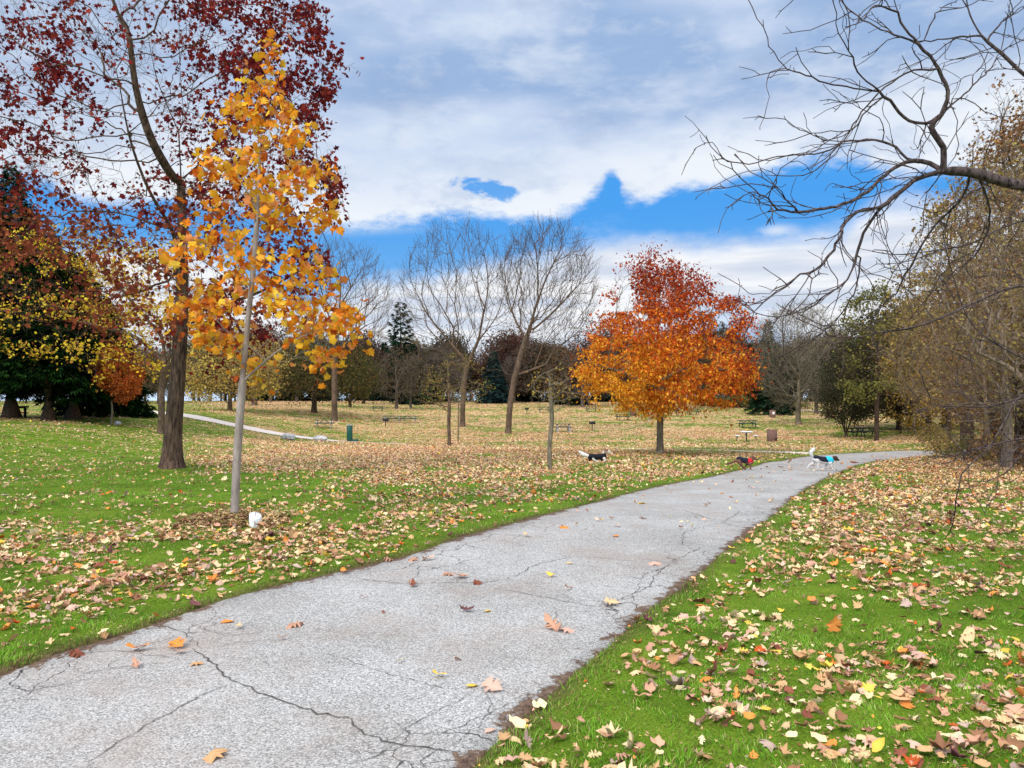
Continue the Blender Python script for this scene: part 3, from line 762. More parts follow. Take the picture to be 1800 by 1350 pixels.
def crown_points(poly, d, n, rng, depth=1.0, hollow=.0, cx=None):
    """points inside a crown whose outline is poly (survey directions) at distance d"""
    poly = [(float(a), float(b)) for a, b in poly]
    xs = [p[0] for p in poly]; ys = [p[1] for p in poly]; out = []
    # half width per height
    hs = np.linspace(min(ys), max(ys), 60); lo = np.full(60, np.nan); hi = np.full(60, np.nan)
    gx_ = np.linspace(min(xs), max(xs), 200)
    for i, h in enumerate(hs):
        m = inpoly(gx_, np.full(200, h + .01), poly)
        if m.any(): lo[i], hi[i] = gx_[m][0], gx_[m][-1]
    ok = ~np.isnan(lo); lo = np.interp(hs, hs[ok], lo[ok]); hi = np.interp(hs, hs[ok], hi[ok])
    while sum(len(o) for o in out) < n:
        px = rng.uniform(min(xs), max(xs), n * 3); py = rng.uniform(min(ys), max(ys), n * 3)
        m = inpoly(px, py, poly); px, py = px[m], py[m]
        a, b = np.interp(py, hs, lo), np.interp(py, hs, hi); mid, hw = (a + b) / 2, np.maximum((b - a) / 2, 1)
        q = np.clip((px - mid) / hw, -1, 1); w = np.sqrt(1 - q * q); t = rng.uniform(-1, 1, len(px))
        if hollow: 
            rr = np.hypot(q, t * w); keep = rr > rng.uniform(0, hollow, len(rr)); 
        else: keep = np.ones(len(px), bool)
        y = d + t * w * hw / F * d * depth
        P = np.c_[(px - CX) / F * d, y, CAMZ - (py - HY) / F * d][keep]
        out.append(P)
    return np.concatenate(out)[:n]
def clump(scale, lo=.3, hi=.55, seed=50):
    r = np.random.default_rng(seed)
    def f(pos):
        px, py = topx(pos); v = .6 * vnoise(pos[:, 0] + 200, pos[:, 2] * 1.3 + 200, scale, seed) + .4 * vnoise(pos[:, 1] + 200, pos[:, 2] + 300, scale * .7, seed + 1); return r.random(len(pos)) < .06 + .94 * smooth(lo, hi, v)
    return f
def crown_leaves(s, name, sel, per, size, cols, origin, rng, kinds=('diamond',), spreadr=.15, droop=.4, w=None, mask=None, jit=.15, colfn=None, stem=0, keepp=None, up=.5, slump=0):
    base = np.repeat(sel, per); pos = s.N[base] + rng.normal(0, spreadr, (len(base), 3)); pos[:, 2] -= slump * rng.random(len(pos))
    if mask is not None:
        m = mask(pos); pos, base = pos[m], base[m]
    d = unit(s.N[base] - s.N[np.maximum(s.p[base], 0)]); ax = unit(d * .4 + rng.normal(0, .7, pos.shape) + np.array([0, 0, -droop]))
    nr = unit(rng.normal(0, .7, pos.shape) + np.array([0, 0, up])); sz = size * rng.uniform(.6, 1.2, len(pos))
    col = palette(rng, len(pos), cols, jit, w) if colfn is None else colfn(pos)
    tm = []
    for k in kinds:
        for c, f in ((.3, .25), (-.4, -.2), (.7, .5)): tm.append(template(k, c, f, len(tm), stem))
    V, F_, C_ = scatter(tm, pos, ax, nr, sz, col, rng)
    return mesh_np(name, V - origin, [F_], col=C_)
def topx(P): return CX + F * P[:, 0] / P[:, 1], HY - F * (P[:, 2] - CAMZ) / P[:, 1]
TSEED = [100]
def make_tree(name, label, cat, base, poly, R, npts=700, st=.35, infl=3, kill=.5, depth=1., trop=(0, 0, .18), trunk=None, limbs=(), barkm='bark_brown', rt=.008,
              tw=(3, .5), tw2=None, leaves=None, hollow=.3, group=None, jit=.2, d=None, seed=None, branch_min=.3, lim=(.05, .014), lsel=3, spread=.7, mst=None, ex=.56, limbk=1., taper=0., flare=1.35, twtrop=(0, 0, .1)):
    TSEED[0] += 1; rng = np.random.default_rng(seed or TSEED[0])
    b = ground(*base) if d is None else None
    if b is None: b = np.array([(base[0] - CX) / F * d, d, float(terrain((base[0] - CX) / F * d, d))])
    D = b[1]; t = Tree(seed or TSEED[0]); t.ex = ex
    tk = trunk or [(base[0], base[1] - (base[1] - min(p[1] for p in poly)) * .35)]
    P = [b - [0, 0, .15]] + [at(p[0], p[1], D + (p[2] if len(p) > 2 else 0)) for p in tk]
    t.limb(P, st); ntr = len(t.N)
    for lb in limbs: t.limb([at(p[0], p[1], D + (p[2] if len(p) > 2 else 0)) for p in lb], st)
    n0 = max(1, int(len(t.N) * branch_min)) if not limbs else 1
    low = int(np.argmin(np.abs(t.N[:, 2] - (b[2] + (t.N[:, 2].max() - b[2]) * branch_min))))
    A = crown_points(poly, D, npts, rng, depth, hollow)
    # bring the tallest of the trunk within reach
    dmin = min(np.linalg.norm(A - t.N[-1], axis=1).min(), 99)
    if mst is not None:
        n1 = len(t.N); t.mst(A, mst, first=min(low, len(t.N) - 1)); t.relax(n1, 4)
    else: t.grow(A, st, max(infl, dmin + st), kill, trop, jit=jit, first=min(low, len(t.N) - 1))
    t.finish(R, rt); tip = t.tips(3)
    if tw:
        e = t.twigs(tip, tw[0], tw[1], spread, twtrop)
        if tw2: e = t.twigs(e, tw2[0], tw2[1], spread, twtrop)
    t.finish(R, rt, flare)
    if limbk != 1: q = np.arange(len(t.N)) >= ntr; t.rad[q] = np.maximum(rt, t.rad[q] * limbk)
    if taper: t.rad[:ntr] *= 1 - taper * np.linspace(0, 1, ntr) ** .8
    root = thing(name, label, cat, b, group=group)
    put('trunk', t.wood('trunk', b, lim=lim), M[barkm], root)
    if leaves:
        for i, lf in enumerate(leaves if isinstance(leaves, list) else [leaves]):
            lf = dict(lf); sel = t.tips(lf.pop('maxc', lsel)); fr = lf.pop('frac', 1.)
            if fr < 1: sel = sel[rng.random(len(sel)) < fr]
            put('crown', crown_leaves(t, 'crown', sel, origin=b, rng=rng, **lf), M['leaf'], root)
    print(name, len(t.N), flush=True)
    return root, t
def conifer(name, label, base, top, hw, R, cols, d=None, bare=.06, n=130, spray=.42, seed=1, droop=.25, group=None, dens=26, shape=1.0, barkm='bark_dark', b=None, H=None, Wd=None, wl=.16):
    rng = np.random.default_rng(seed)
    if b is None:
        b = ground(*base) if d is None else np.array([(base[0] - CX) / F * d, d, float(terrain((base[0] - CX) / F * d, d))])
        H = (base[1] - top) / F * b[1]; Wd = hw / F * b[1]
    t = MB(); k = 9; hs = np.linspace(-.15, H, 12)
    t.tube([(rng.normal(0, .02) * (h > 0), rng.normal(0, .02) * (h > 0), h) for h in hs], [R * (1.5 if h < 0 else 1) * max(.04, 1 - h / H) * (1 + .5 * math.exp(-max(h, 0) / (R * 1.2))) for h in hs], 9)
    pos, ax, nr, sz = [], [], [], []
    for i in range(n):
        f = (i + .5) / n; h = H * (bare + (1 - bare) * f ** .9); Lb = Wd * ((1 - f) ** shape * .95 + .05) * rng.uniform(.75, 1.1); a = i * 2.399 + rng.normal(0, .3)
        dr = np.array([cos(a), sin(a), 0]); m = 7; ts = np.linspace(0, 1, m)
        rise = (f - .45) * .7
        P = np.array([[0, 0, h]]) + np.outer(ts * Lb, dr); P[:, 2] += Lb * (rise * ts - droop * ts ** 2 + .12 * ts ** 4)
        r_ = max(.012, R * .22 * (1 - f)); t.tube(P, [r_ * (1 - .85 * u) for u in ts], 4, cap=False)
        q = max(int(dens * Lb), 8); u = rng.uniform(.12, 1, q) ** .8
        c = np.array([np.interp(u, ts, P[:, j]) for j in range(3)]).T
        side = np.cross(dr, [0, 0, 1]); lat = rng.normal(0, 1, q) * (.10 + wl * Lb * np.sin(np.clip(u, 0, 1) * 2.6))
        c = c + lat[:, None] * side; c[:, 2] -= np.abs(lat) * .25 + rng.random(q) * .22 * (1 + droop)
        pos.append(c); ax.append(unit(dr + side * np.sign(lat)[:, None] * rng.uniform(.2, 1.1, (q, 1)) + np.array([0, 0, -.35 - droop]) + rng.normal(0, .25, (q, 3)))); nr.append(unit(np.array([0, 0, 1]) + rng.normal(0, .45, (q, 3)))); sz.append(spray * rng.uniform(.6, 1.25, q) * (1 - .45 * f))
    pos, ax, nr, sz = map(np.concatenate, (pos, ax, nr, sz))
    root = thing(name, label, 'conifer', b, group=group)
    t.build('trunk', M[barkm], root, True)
    # a spray: a feathered fan of narrow blades
    tv, tf, k = [], [], 0
    for (a_, l_) in ((0, 1), (.45, .7), (-.45, .7), (.8, .45), (-.8, .45)):
        c_, s_ = cos(a_), sin(a_); o_ = .25 * (1 - l_)
        tv += [(o_, 0, 0), (o_ + l_ * .5 * c_ - .06 * s_, l_ * .5 * s_ + .06 * c_, .03), (o_ + l_ * c_, l_ * s_, -.1), (o_ + l_ * .5 * c_ + .06 * s_, l_ * .5 * s_ - .06 * c_, .03)]
        tf += [(k, k + 1, k + 2), (k, k + 2, k + 3)]; k += 4
    V, F_, C_ = scatter([(np.array(tv), np.array(tf), np.ones(k))], pos, ax, nr, sz, palette(rng, len(pos), cols, .25), rng)
    put('crown', mesh_np('crown', V, [F_], col=C_), M['needle'], root)
    return root
# ---- the young tree with orange and yellow leaves in front
SAP = [(478, 62), (500, 140), (528, 190), (560, 225), (598, 250), (600, 330), (590, 400), (572, 460), (600, 520), (645, 558), (640, 600), (600, 650), (560, 670), (500, 660), (455, 690), (430, 660), (380, 640), (330, 600), (298, 560), (305, 500), (300, 430), (330, 360), (350, 280), (372, 215), (420, 160), (450, 90)]
O1, O2, O3, O4, O5 = (222, 132, 40), (236, 160, 52), (200, 104, 40), (240, 190, 70), (214, 140, 80)
def sapfn(pos): return palette(np.random.default_rng(3), len(pos), [O1, O2, O3, O4, O5, (228, 176, 50), (176, 90, 40)], .16, [4, 6, 2, 5, 3, 5, 1])
rsm = np.random.default_rng(4)
def sapmask(pos):
    px, py = topx(pos); v = vnoise(px + 900, py * 1.4, 42, 33); return rsm.random(len(px)) < (.06 + .95 * smooth(.28, .58, v))
root, t = make_tree('young_maple', 'young maple with smooth pale trunk and orange yellow leaves standing in a mulch ring', 'tree', (411, 912), SAP, .05, limbk=.5, npts=520, st=.11, infl=1.0, kill=.17, depth=.85, trop=(0, 0, .45),
    trunk=[(417, 800), (425, 690), (433, 590), (444, 480), (452, 380), (456, 290), (461, 200), (468, 120), (478, 78)],
    limbs=[[(428, 640), (470, 600), (520, 575), (575, 562), (628, 560, .1)], [(430, 625), (405, 570), (385, 520, -.1), (370, 460, -.2)], [(434, 585), (500, 560, .2), (560, 520, .3), (580, 470, .4)], [(441, 520), (400, 470, .2), (360, 440, .4), (325, 420, .5)],
           [(446, 440), (490, 390, -.1), (530, 340, -.2), (560, 280, -.3)], [(428, 668), (455, 645, -.1), (487, 618, -.2), (530, 592, -.3), (570, 578, -.4)], [(452, 370), (420, 310, -.2), (400, 250, -.2)], [(457, 280), (490, 230, .1), (515, 200, .2)]],
    barkm='bark_grey', rt=.0016, tw=(1, .13), branch_min=.33, hollow=.2,
    leaves=dict(per=2, size=.106, cols=[O1], colfn=sapfn, kinds=('tulip', 'maple'), spreadr=.075, droop=.55, maxc=3, stem=.3, up=.2, frac=.9, mask=sapmask))
[c for c in root.children if c.name.startswith('trunk')][0].data.materials[0] = noise_mat('bark_smooth', lin(118, 106, 98), lin(176, 162, 150), 5, .85, .25, (3, 3, .8))
# ---- the big maple with dark red leaves
BIG = [(-130, -260), (500, -260), (560, 0), (572, 70), (605, 140), (560, 240), (600, 300), (612, 350), (575, 420), (590, 500), (540, 560), (430, 620), (360, 610), (280, 640), (180, 610), (60, 590), (-60, 560), (-140, 400), (-150, 0)]
rb = np.random.default_rng(12)
def bigmask(pos):
    px, py = topx(pos); g = lambda cx, cy, rx, ry: np.exp(-(((px - cx) / rx) ** 2 + ((py - cy) / ry) ** 2))
    p = .07 + g(500, 60, 110, 130) * 1.1 + g(400, 20, 90, 90) * .6 + g(110, 150, 55, 110) * .95 + g(0, 170, 45, 100) * .9 + g(40, 390, 100, 70) * .5 + g(590, 330, 60, 70) * .8 + g(150, 450, 130, 70) * .34 + g(545, 110, 60, 90) * .8 + g(560, 480, 90, 60) * .7 + g(430, 560, 120, 60) * .7 + g(310, 540, 120, 60) * .5 + g(420, 330, 110, 130) * .4 + g(300, 380, 70, 80) * .25
    v = vnoise(px + 700, py + 700, 30, 34); return rb.random(len(px)) < np.clip(p * .9, 0, .85) * (.25 + smooth(.3, .6, v))
def bigcol(pos):
    px, py = topx(pos); n = len(px); a = palette(rb, n, [(108, 34, 38), (132, 44, 40), (88, 30, 36), (146, 58, 44)], .2); b = palette(rb, n, [(148, 76, 52), (130, 62, 46), (112, 54, 44), (168, 96, 60)], .2)
    f = (smooth(260, 430, py) * smooth(430, 200, px) + .25 * smooth(350, 500, py))[:, None].clip(0, 1); f = (rb.random((n, 1)) < f).astype(float)
    return a * (1 - f) + b * f
root, t = make_tree('maple_tree', 'big old maple with dark red leaves behind the young orange tree', 'tree', (302, 822), BIG, .24, ex=.60, limbk=.72, taper=.42, flare=1.7, npts=2100, st=.34, infl=2.6, kill=.5, depth=.85, trop=(0, 0, .3), seed=55,
    trunk=[(304, 770), (309, 700), (315, 620), (319, 540), (321, 450), (319, 350), (317, 290), (314, 232)],
    limbs=[[(314, 232), (300, 200), (277, 142), (265, 90, .3), (256, 36, .5), (248, -60, .8), (240, -200, 1)], [(314, 232), (321, 210), (319, 160), (316, 117), (315, 18, -.3), (318, -90, -.5), (322, -230, -.6)],
           [(314, 232), (325, 208), (341, 139, -.5), (363, 71, -1), (392, -20, -1.4), (420, -160, -1.6)], [(277, 142), (240, 115, -.5), (200, 90, -.9), (165, 45, -1.2), (130, -10, -1.5), (90, -120, -1.8)],
           [(325, 310), (345, 292, .5), (385, 262, 1), (425, 210, 1.4), (450, 150, 1.7), (470, 60, 2), (500, -60, 2.2)], [(322, 420), (380, 390, -.8), (440, 330, -1.6), (500, 270, -2.2), (560, 210, -2.6)],
           [(319, 500), (290, 480, .6), (256, 465, .9), (215, 425, 1.2), (164, 338, 1.5), (131, 242, 1.8), (122, 142, 2), (112, 60, 2.1)], [(164, 338), (130, 280, 1.2), (96, 228, 1), (85, 160, .9), (80, 90, .8)],
           [(215, 425), (181, 415, .7), (121, 373, .2), (68, 313, -.3), (7, 231, -.6), (-30, 150, -.8)], [(314, 655), (292, 656, -.3), (262, 650, -.8), (213, 611, -1.3), (160, 590, -1.7), (95, 575, -2)],
           [(316, 600), (280, 575, -.8), (200, 560, -1.5), (107, 543, -2.2), (36, 511, -2.8), (-60, 470, -3.2)], [(311, 690), (335, 678, .2), (362, 668, .5), (384, 650, .8), (405, 625, 1.1), (430, 590, 1.4)], [(362, 668, .5), (400, 676, .5), (440, 684, .5), (480, 672, .5)],
           [(317, 560), (370, 540, 1), (440, 520, 1.8), (520, 480, 2.4), (580, 440, 2.8)], [(319, 330), (290, 290, -.7), (262, 235, -1.2), (240, 160, -1.6), (228, 70, -1.9)], [(320, 470), (300, 400, -1.5), (260, 330, -2.6), (230, 250, -3.3), (210, 150, -3.8)],],
    barkm='bark_maple', rt=.0036, tw=(2, .42), tw2=(1, .28), branch_min=.3, hollow=.25,
    leaves=dict(per=4, size=.15, cols=[O1], colfn=bigcol, mask=bigmask, kinds=('star', 'diamond'), spreadr=.12, droop=.5, maxc=3))
# ---- yellow leaved tree behind it
YEL = [(-60, 470), (60, 400), (160, 385), (250, 420), (330, 480), (360, 560), (330, 640), (290, 665), (235, 640), (170, 670), (100, 650), (40, 620), (-40, 640)]
make_tree('yellow_maple', 'yellow leaved maple leaning out from just behind the big maple', 'tree', (283, 762), YEL, .2, npts=900, st=.4, infl=3, kill=.6, depth=.7, trop=(0, 0, .05),
    trunk=[(284, 720), (284, 680), (290, 640), (284, 590), (268, 540)], limbs=[[(284, 680), (296, 640), (300, 590), (296, 500), (280, 430)], [(290, 640), (250, 600), (180, 575), (100, 560), (20, 550)], [(284, 590), (240, 540), (190, 480), (150, 430)], [(284, 660), (240, 640), (180, 630), (120, 620)]],
    barkm='bark_brown', rt=.007, tw=(2, .6), leaves=dict(per=5, size=.21, cols=[(232, 196, 50), (240, 208, 76), (210, 164, 56), (190, 146, 64)], kinds=('star', 'diamond'), spreadr=.2, maxc=3, frac=.6, droop=.2, mask=clump(1.2, .40, .58, 71)))
make_tree('small_orange_tree', 'small orange leaved tree with pale stem in front of the dark spruces', 'tree', (195, 746), [(200, 606), (232, 620), (250, 660), (247, 690), (225, 706), (200, 690), (172, 684), (164, 655), (175, 620)], .06, npts=360, st=.22, infl=2, kill=.3, depth=1,
    trunk=[(197, 720), (196, 700), (200, 670)], barkm='bark_grey', rt=.006, tw=(3, .25), leaves=dict(per=5, size=.13, cols=[(214, 112, 50), (196, 90, 48), (226, 140, 66), (186, 100, 60)], spreadr=.12, maxc=3, kinds=('diamond',)))
# ---- the round orange oak in the middle distance
OAK = [(1150, 440), (1175, 452), (1205, 470), (1235, 498), (1240, 540), (1270, 520), (1318, 545), (1318, 575), (1290, 600), (1328, 640), (1325, 668), (1300, 700), (1255, 712), (1210, 700), (1185, 722), (1150, 724), (1110, 716), (1060, 715), (1032, 680), (1012, 640), (1050, 600), (1028, 600), (1060, 560), (1068, 500), (1090, 470), (1120, 452)]
ro = np.random.default_rng(9)
def oakcol(pos):
    px, py = topx(pos); n = len(px)
    red = palette(ro, n, [(156, 60, 38), (178, 78, 42), (134, 48, 36)], .2); org = palette(ro, n, [(222, 118, 38), (204, 96, 36), (234, 140, 48), (186, 82, 38)], .18); gold = palette(ro, n, [(234, 164, 46), (222, 146, 40), (242, 180, 70)], .15)
    ft = smooth(575, 490, py + ro.normal(0, 34, n)) + .45 * smooth(1240, 1330, px + ro.normal(0, 25, n)); fg = smooth(600, 690, py + ro.normal(0, 40, n)) * smooth(1200, 1080, px + ro.normal(0, 40, n)) + .3 * smooth(560, 640, py)
    u = ro.random(n); c = np.where((u < ft)[:, None], red, np.where((ro.random(n) < fg)[:, None], gold, org)); return c
def oakmask(pos):
    px, py = topx(pos); v = vnoise(px + 500, py * 2.2, 34, 31); return ro.random(len(px)) < np.where(py < 540, .62, .8) * smooth(.08, .38, v)
make_tree('orange_oak', 'rounded oak in full orange and rust leaf beside the running dogs', 'tree', (1161, 798), OAK, .15, flare=1.6, npts=1500, st=.34, infl=2.4, kill=.5, depth=1.0, trop=(0, 0, .04), seed=77,
    trunk=[(1160, 760), (1161, 720), (1160, 660), (1156, 600), (1154, 540), (1152, 480)], barkm='bark_grey', rt=.006, tw=(2, .35), hollow=.35, branch_min=.25,
    limbs=[[(1160, 722), (1130, 715), (1100, 700), (1075, 690)], [(1161, 700), (1190, 690), (1230, 690), (1280, 690)], [(1160, 690), (1120, 665), (1080, 650), (1040, 640)], [(1160, 670), (1200, 650), (1250, 650), (1310, 650)]],
    leaves=dict(per=17, size=.17, cols=[O1], colfn=oakcol, mask=oakmask, kinds=('slim', 'slim', 'diamond'), spreadr=.24, droop=.8, maxc=4, up=.3, slump=.15))
# ---- the two tall bare trees and their companions
make_tree('bare_tree', 'tall bare tree with upswept crown, left of the leaning one', 'tree', (813, 750), [(820, 398), (870, 420), (888, 480), (905, 540), (890, 610), (850, 640), (800, 650), (740, 620), (705, 560), (700, 500), (725, 440), (770, 408)], .27, mst=1.4, npts=820, st=.6, infl=7, kill=.72, depth=.9, trop=(0, 0, .5),
    trunk=[(814, 700), (822, 640), (840, 600), (848, 560)], limbs=[[(840, 600), (820, 540), (800, 480), (790, 430)], [(822, 640), (790, 600), (750, 550), (725, 500)], [(848, 560), (858, 500), (850, 440)], [(840, 600), (870, 560), (892, 500)]],
    barkm='bark_brown', rt=.011, tw=(2, 1.0), tw2=(1, .6), branch_min=.4, spread=.3, twtrop=(0, 0, .28))
make_tree('bare_tree', 'bare tree with pale curving trunk leaning right at the centre of the lawn', 'tree', (893, 762), [(965, 398), (1010, 415), (1042, 470), (1050, 530), (1020, 590), (975, 620), (930, 600), (890, 560), (875, 500), (885, 440), (925, 405)], .27, mst=1.4, npts=820, st=.6, infl=7, kill=.7, depth=.9, trop=(0, 0, .4),
    trunk=[(897, 710), (908, 650), (918, 615), (930, 580), (940, 545), (952, 500)], limbs=[[(908, 665), (880, 650), (850, 655)], [(906, 660), (935, 650), (960, 640)], [(930, 585), (960, 560), (1000, 520), (1035, 480)], [(925, 598), (905, 560), (890, 510)], [(940, 545), (960, 490), (985, 440)], [(945, 525), (945, 470), (940, 430)]],
    barkm='bark_brown', rt=.011, tw=(2, 1.0), tw2=(1, .65), branch_min=.5, spread=.3, twtrop=(0, 0, .28))
make_tree('bare_tree', 'bare spreading tree standing behind the green picnic table near the fountain', 'tree', (588, 740), [(600, 428), (650, 450), (685, 500), (690, 560), (660, 600), (600, 620), (550, 600), (520, 540), (520, 480), (560, 440)], .3, mst=1.4, npts=820, st=.6, infl=7, kill=.72, depth=.9, trop=(0, 0, .35),
    trunk=[(588, 700), (588, 660), (590, 610), (594, 560)], barkm='bark_brown', rt=.011, tw=(2, 1.0), tw2=(1, .6), branch_min=.4, spread=.3, twtrop=(0, 0, .28))
make_tree('tulip_tree', 'dark tree with low olive foliage beside the bare spreading tree', 'tree', (552, 726), [(560, 600), (600, 610), (650, 620), (660, 670), (640, 700), (560, 705), (480, 690), (460, 640), (500, 600)], .3, npts=700, st=.9, infl=7, kill=1.3, barkm='bark_dark', rt=.02, tw=(3, 1.), trunk=[(553, 690), (556, 660), (560, 630)],
    leaves=dict(per=6, size=.34, cols=[(84, 84, 46), (104, 96, 56), (66, 66, 40), (120, 100, 60)], spreadr=.5, maxc=3))
make_tree('slender_tree', 'thin upright young tree with a few leaves near the middle', 'tree', (790, 783), [(760, 640), (800, 610), (850, 640), (870, 690), (840, 712), (780, 715), (735, 720), (720, 690)], .12, npts=230, st=.3, infl=3, kill=.5, trunk=[(789, 740), (790, 705), (788, 670), (787, 630)], barkm='bark_brown', rt=.006, tw=(3, .4),
    leaves=dict(per=2, size=.11, cols=[(130, 130, 56), (160, 130, 70)], spreadr=.1, maxc=2, frac=.5))
make_tree('slender_tree', 'knobbly thin sapling left of the dog in the black coat', 'tree', (967, 827), [(965, 636), (1000, 660), (1015, 700), (990, 722), (960, 716), (930, 700), (928, 660)], .07, npts=260, st=.2, infl=2, kill=.32, trunk=[(966, 780), (970, 740), (968, 700), (966, 665)], barkm='bark_grey', rt=.004, tw=(3, .3),
    leaves=dict(per=2, size=.09, cols=[(150, 130, 70), (120, 100, 60), (180, 140, 60)], spreadr=.1, maxc=2, frac=.4))
make_tree('slender_tree', 'very thin grey sapling just behind the upright young tree', 'tree', (805, 777), [(800, 650), (830, 660), (840, 700), (815, 715), (790, 700)], .06, npts=120, st=.25, infl=3, kill=.4, trunk=[(806, 740), (806, 700)], barkm='bark_grey', rt=.005, tw=(3, .4))
# ---- broad bare tree and spruces on the right
make_tree('bare_tree', 'broad bare tree with fine grey twigs left of the right hand wood', 'tree', (1403, 746), [(1400, 535), (1440, 545), (1475, 590), (1482, 650), (1465, 690), (1420, 712), (1370, 712), (1335, 680), (1322, 640), (1335, 580), (1365, 550)], .26, mst=.9, npts=2200, st=.5, infl=6, kill=.55, depth=1, trop=(0, 0, .15),
    trunk=[(1403, 715), (1404, 690), (1404, 660)], barkm='bark_grey', rt=.012, tw=(2, .8), tw2=(1, .6), branch_min=.5, spread=.5)
# ---- overhanging bare tree, its trunk just outside the view to the right
t = Tree(31); t.ex = .44; JD = 7.0; jb = np.array([6.7, 7.2, float(terrain(6.7, 7.2))])
t.limb([jb - [0, 0, .1], jb + [-.03, 0, 1.2], jb + [.02, .05, 2.3], jb + [-.05, 0, 3.3], jb + [.1, .1, 4.6], jb + [0, .2, 6.0]], .12)
def JP(pts, dy=0., dy2=None):
    n = len(pts); e = dy if dy2 is None else dy2
    return [at(p[0], p[1], JD + dy + (e - dy) * i / max(n - 1, 1)) for i, p in enumerate(pts)]
ry = np.random.default_rng(2)
def jl(pts, a=0., b=None, st=.07, wob_=.007):
    P = np.array(JP(pts, a, b)); Q = t.limb(P, st); t.N[Q] += ry.normal(0, wob_, (len(Q), 3)) * np.linspace(0, 1, len(Q))[:, None] ** .3; return Q
t.limb([t.N[21], at(2020, 395, 7.1), at(1900, 345, 7.0), at(1800, 327, 7.0), at(1766, 320, 7), at(1707, 303, 7), at(1657, 300, 7)], .08)
t.limb([t.N[30], at(1980, 235, 7.3), at(1880, 175, 7.4), at(1800, 131, 7.4), at(1763, 96, 7.4), at(1725, 62, 7.4), at(1707, 31, 7.4), at(1697, -10, 7.5), at(1680, -80, 7.6)], .08)
J1 = jl([(1657, 300), (1660, 264), (1638, 218), (1657, 199), (1666, 174), (1651, 124), (1613, 75), (1588, 47), (1573, 0), (1560, -60)], 0, -.3, wob_=.006)
jl([(1638, 218), (1598, 212), (1551, 165), (1507, 124), (1495, 93), (1480, 31)], 0, -.5)
jl([(1551, 162), (1467, 149), (1411, 131), (1389, 124), (1358, 93), (1341, 34)], -.2, -.6)
jl([(1613, 75), (1539, 47), (1501, 22), (1476, 0), (1440, -40)], -.2, .3); jl([(1725, 62), (1675, 67), (1607, 75)], .4, .1)
jl([(1657, 300), (1629, 285), (1601, 280), (1567, 255), (1536, 246), (1483, 249), (1442, 241), (1386, 215)], 0, .6)
jl([(1483, 249), (1458, 264), (1427, 271), (1380, 274), (1343, 282), (1302, 286), (1271, 277), (1260, 258)], .4, .8)
jl([(1601, 280), (1554, 308), (1526, 336), (1495, 355), (1452, 366), (1405, 372), (1364, 370), (1312, 386)], 0, -.7); jl([(1405, 372), (1374, 342), (1338, 299)], -.5, -.8); jl([(1364, 370), (1345, 343), (1330, 347)], -.6, -.8)
jl([(1657, 300), (1607, 317), (1576, 342), (1551, 361), (1504, 373), (1483, 398), (1476, 419), (1458, 450), (1433, 475), (1405, 484), (1383, 503)], 0, -.9); jl([(1430, 478), (1420, 518), (1377, 559)], -.8, -1.)
jl([(1551, 361), (1520, 404), (1504, 453), (1486, 496), (1452, 518), (1414, 548)], -.3, .2); jl([(1514, 440), (1507, 500), (1483, 546), (1458, 574), (1408, 605)], 0, .5)
jl([(1707, 303), (1690, 350), (1640, 400), (1600, 470), (1570, 520), (1520, 560)], 0, 1.2); jl([(1720, 308), (1740, 380), (1720, 440), (1650, 500), (1600, 560)], 0, 1.0)
jl([(1551, 170), (1520, 200), (1500, 225), (1445, 232)], -.2, -.4); jl([(1657, 199), (1700, 160), (1740, 120), (1765, 90)], .1, .4); jl([(1666, 174), (1700, 175), (1750, 205), (1800, 200)], .1, .5)
jl([(1651, 124), (1600, 125), (1560, 150), (1520, 190), (1470, 270)], -.3, -.2); jl([(1573, 20), (1540, 10), (1520, 30), (1490, 60)], -.3, -.8); jl([(1620, 80), (1650, 20), (1700, -10)], 0, .4); jl([(1735, 70), (1760, 40), (1800, 10)], .4, .9); jl([(1763, 96), (1790, 60), (1800, 45)], .4, .2)
for base_i, pts, a, b in ((12, [(1960, 560), (1860, 520), (1800, 503), (1707, 534), (1669, 552), (1613, 573), (1551, 584), (1507, 593), (1458, 591)], .6, -.3), (16, [(1960, 430), (1860, 380), (1763, 400), (1707, 428), (1644, 440), (1567, 447), (1511, 437)], .8, .2),
        (9, [(1950, 680), (1860, 650), (1800, 630), (1753, 605), (1725, 587), (1700, 556), (1680, 500), (1660, 430)], .6, .8), (7, [(1960, 720), (1880, 690), (1800, 699), (1738, 714), (1691, 714), (1641, 711), (1610, 699)], .2, -.5),
        (5, [(1940, 700), (1850, 690), (1790, 700), (1768, 736), (1748, 772), (1736, 788), (1714, 808), (1690, 834)], -.3, -1.2), (4, [(1950, 780), (1870, 765), (1800, 770), (1740, 783)], 0, -.6), (4, [(1950, 800), (1870, 780), (1800, 780), (1764, 808), (1736, 818), (1700, 798)], -.2, -.9)):
    t.limb([t.N[base_i]] + JP(pts, a, b), .07)
t.finish(.10, .0026); n = len(t.N)
px_, py_ = topx(t.N); side = np.where((t.cnt < 60) & (px_ < 1960) & (t.r.random(n) < .36))[0]
e = t.twigs(side, 1, .66, .62, (-.08, 0, -.03), segs=6); t.finish(.10, .0026)
cand = np.arange(n, len(t.N)); px_, py_ = topx(t.N[cand]); cand = cand[(t.r.random(len(cand)) < .24)]
t.twigs(cand, 1, .24, .6, (0, 0, 0), segs=3); t.finish(.10, .0026)
ti = np.where((t.cnt < 8) & (t.r.random(len(t.N)) < .14))[0]; t.twigs(ti, 1, .045, .9, (0, 0, .1), segs=1); t.finish(.10, .0026)
px_, _p = topx(t.N); t.rad = np.where(t.rad > .004, np.maximum(.004, t.rad * (.66 + .26 * smooth(1830, 2120, px_))), t.rad)
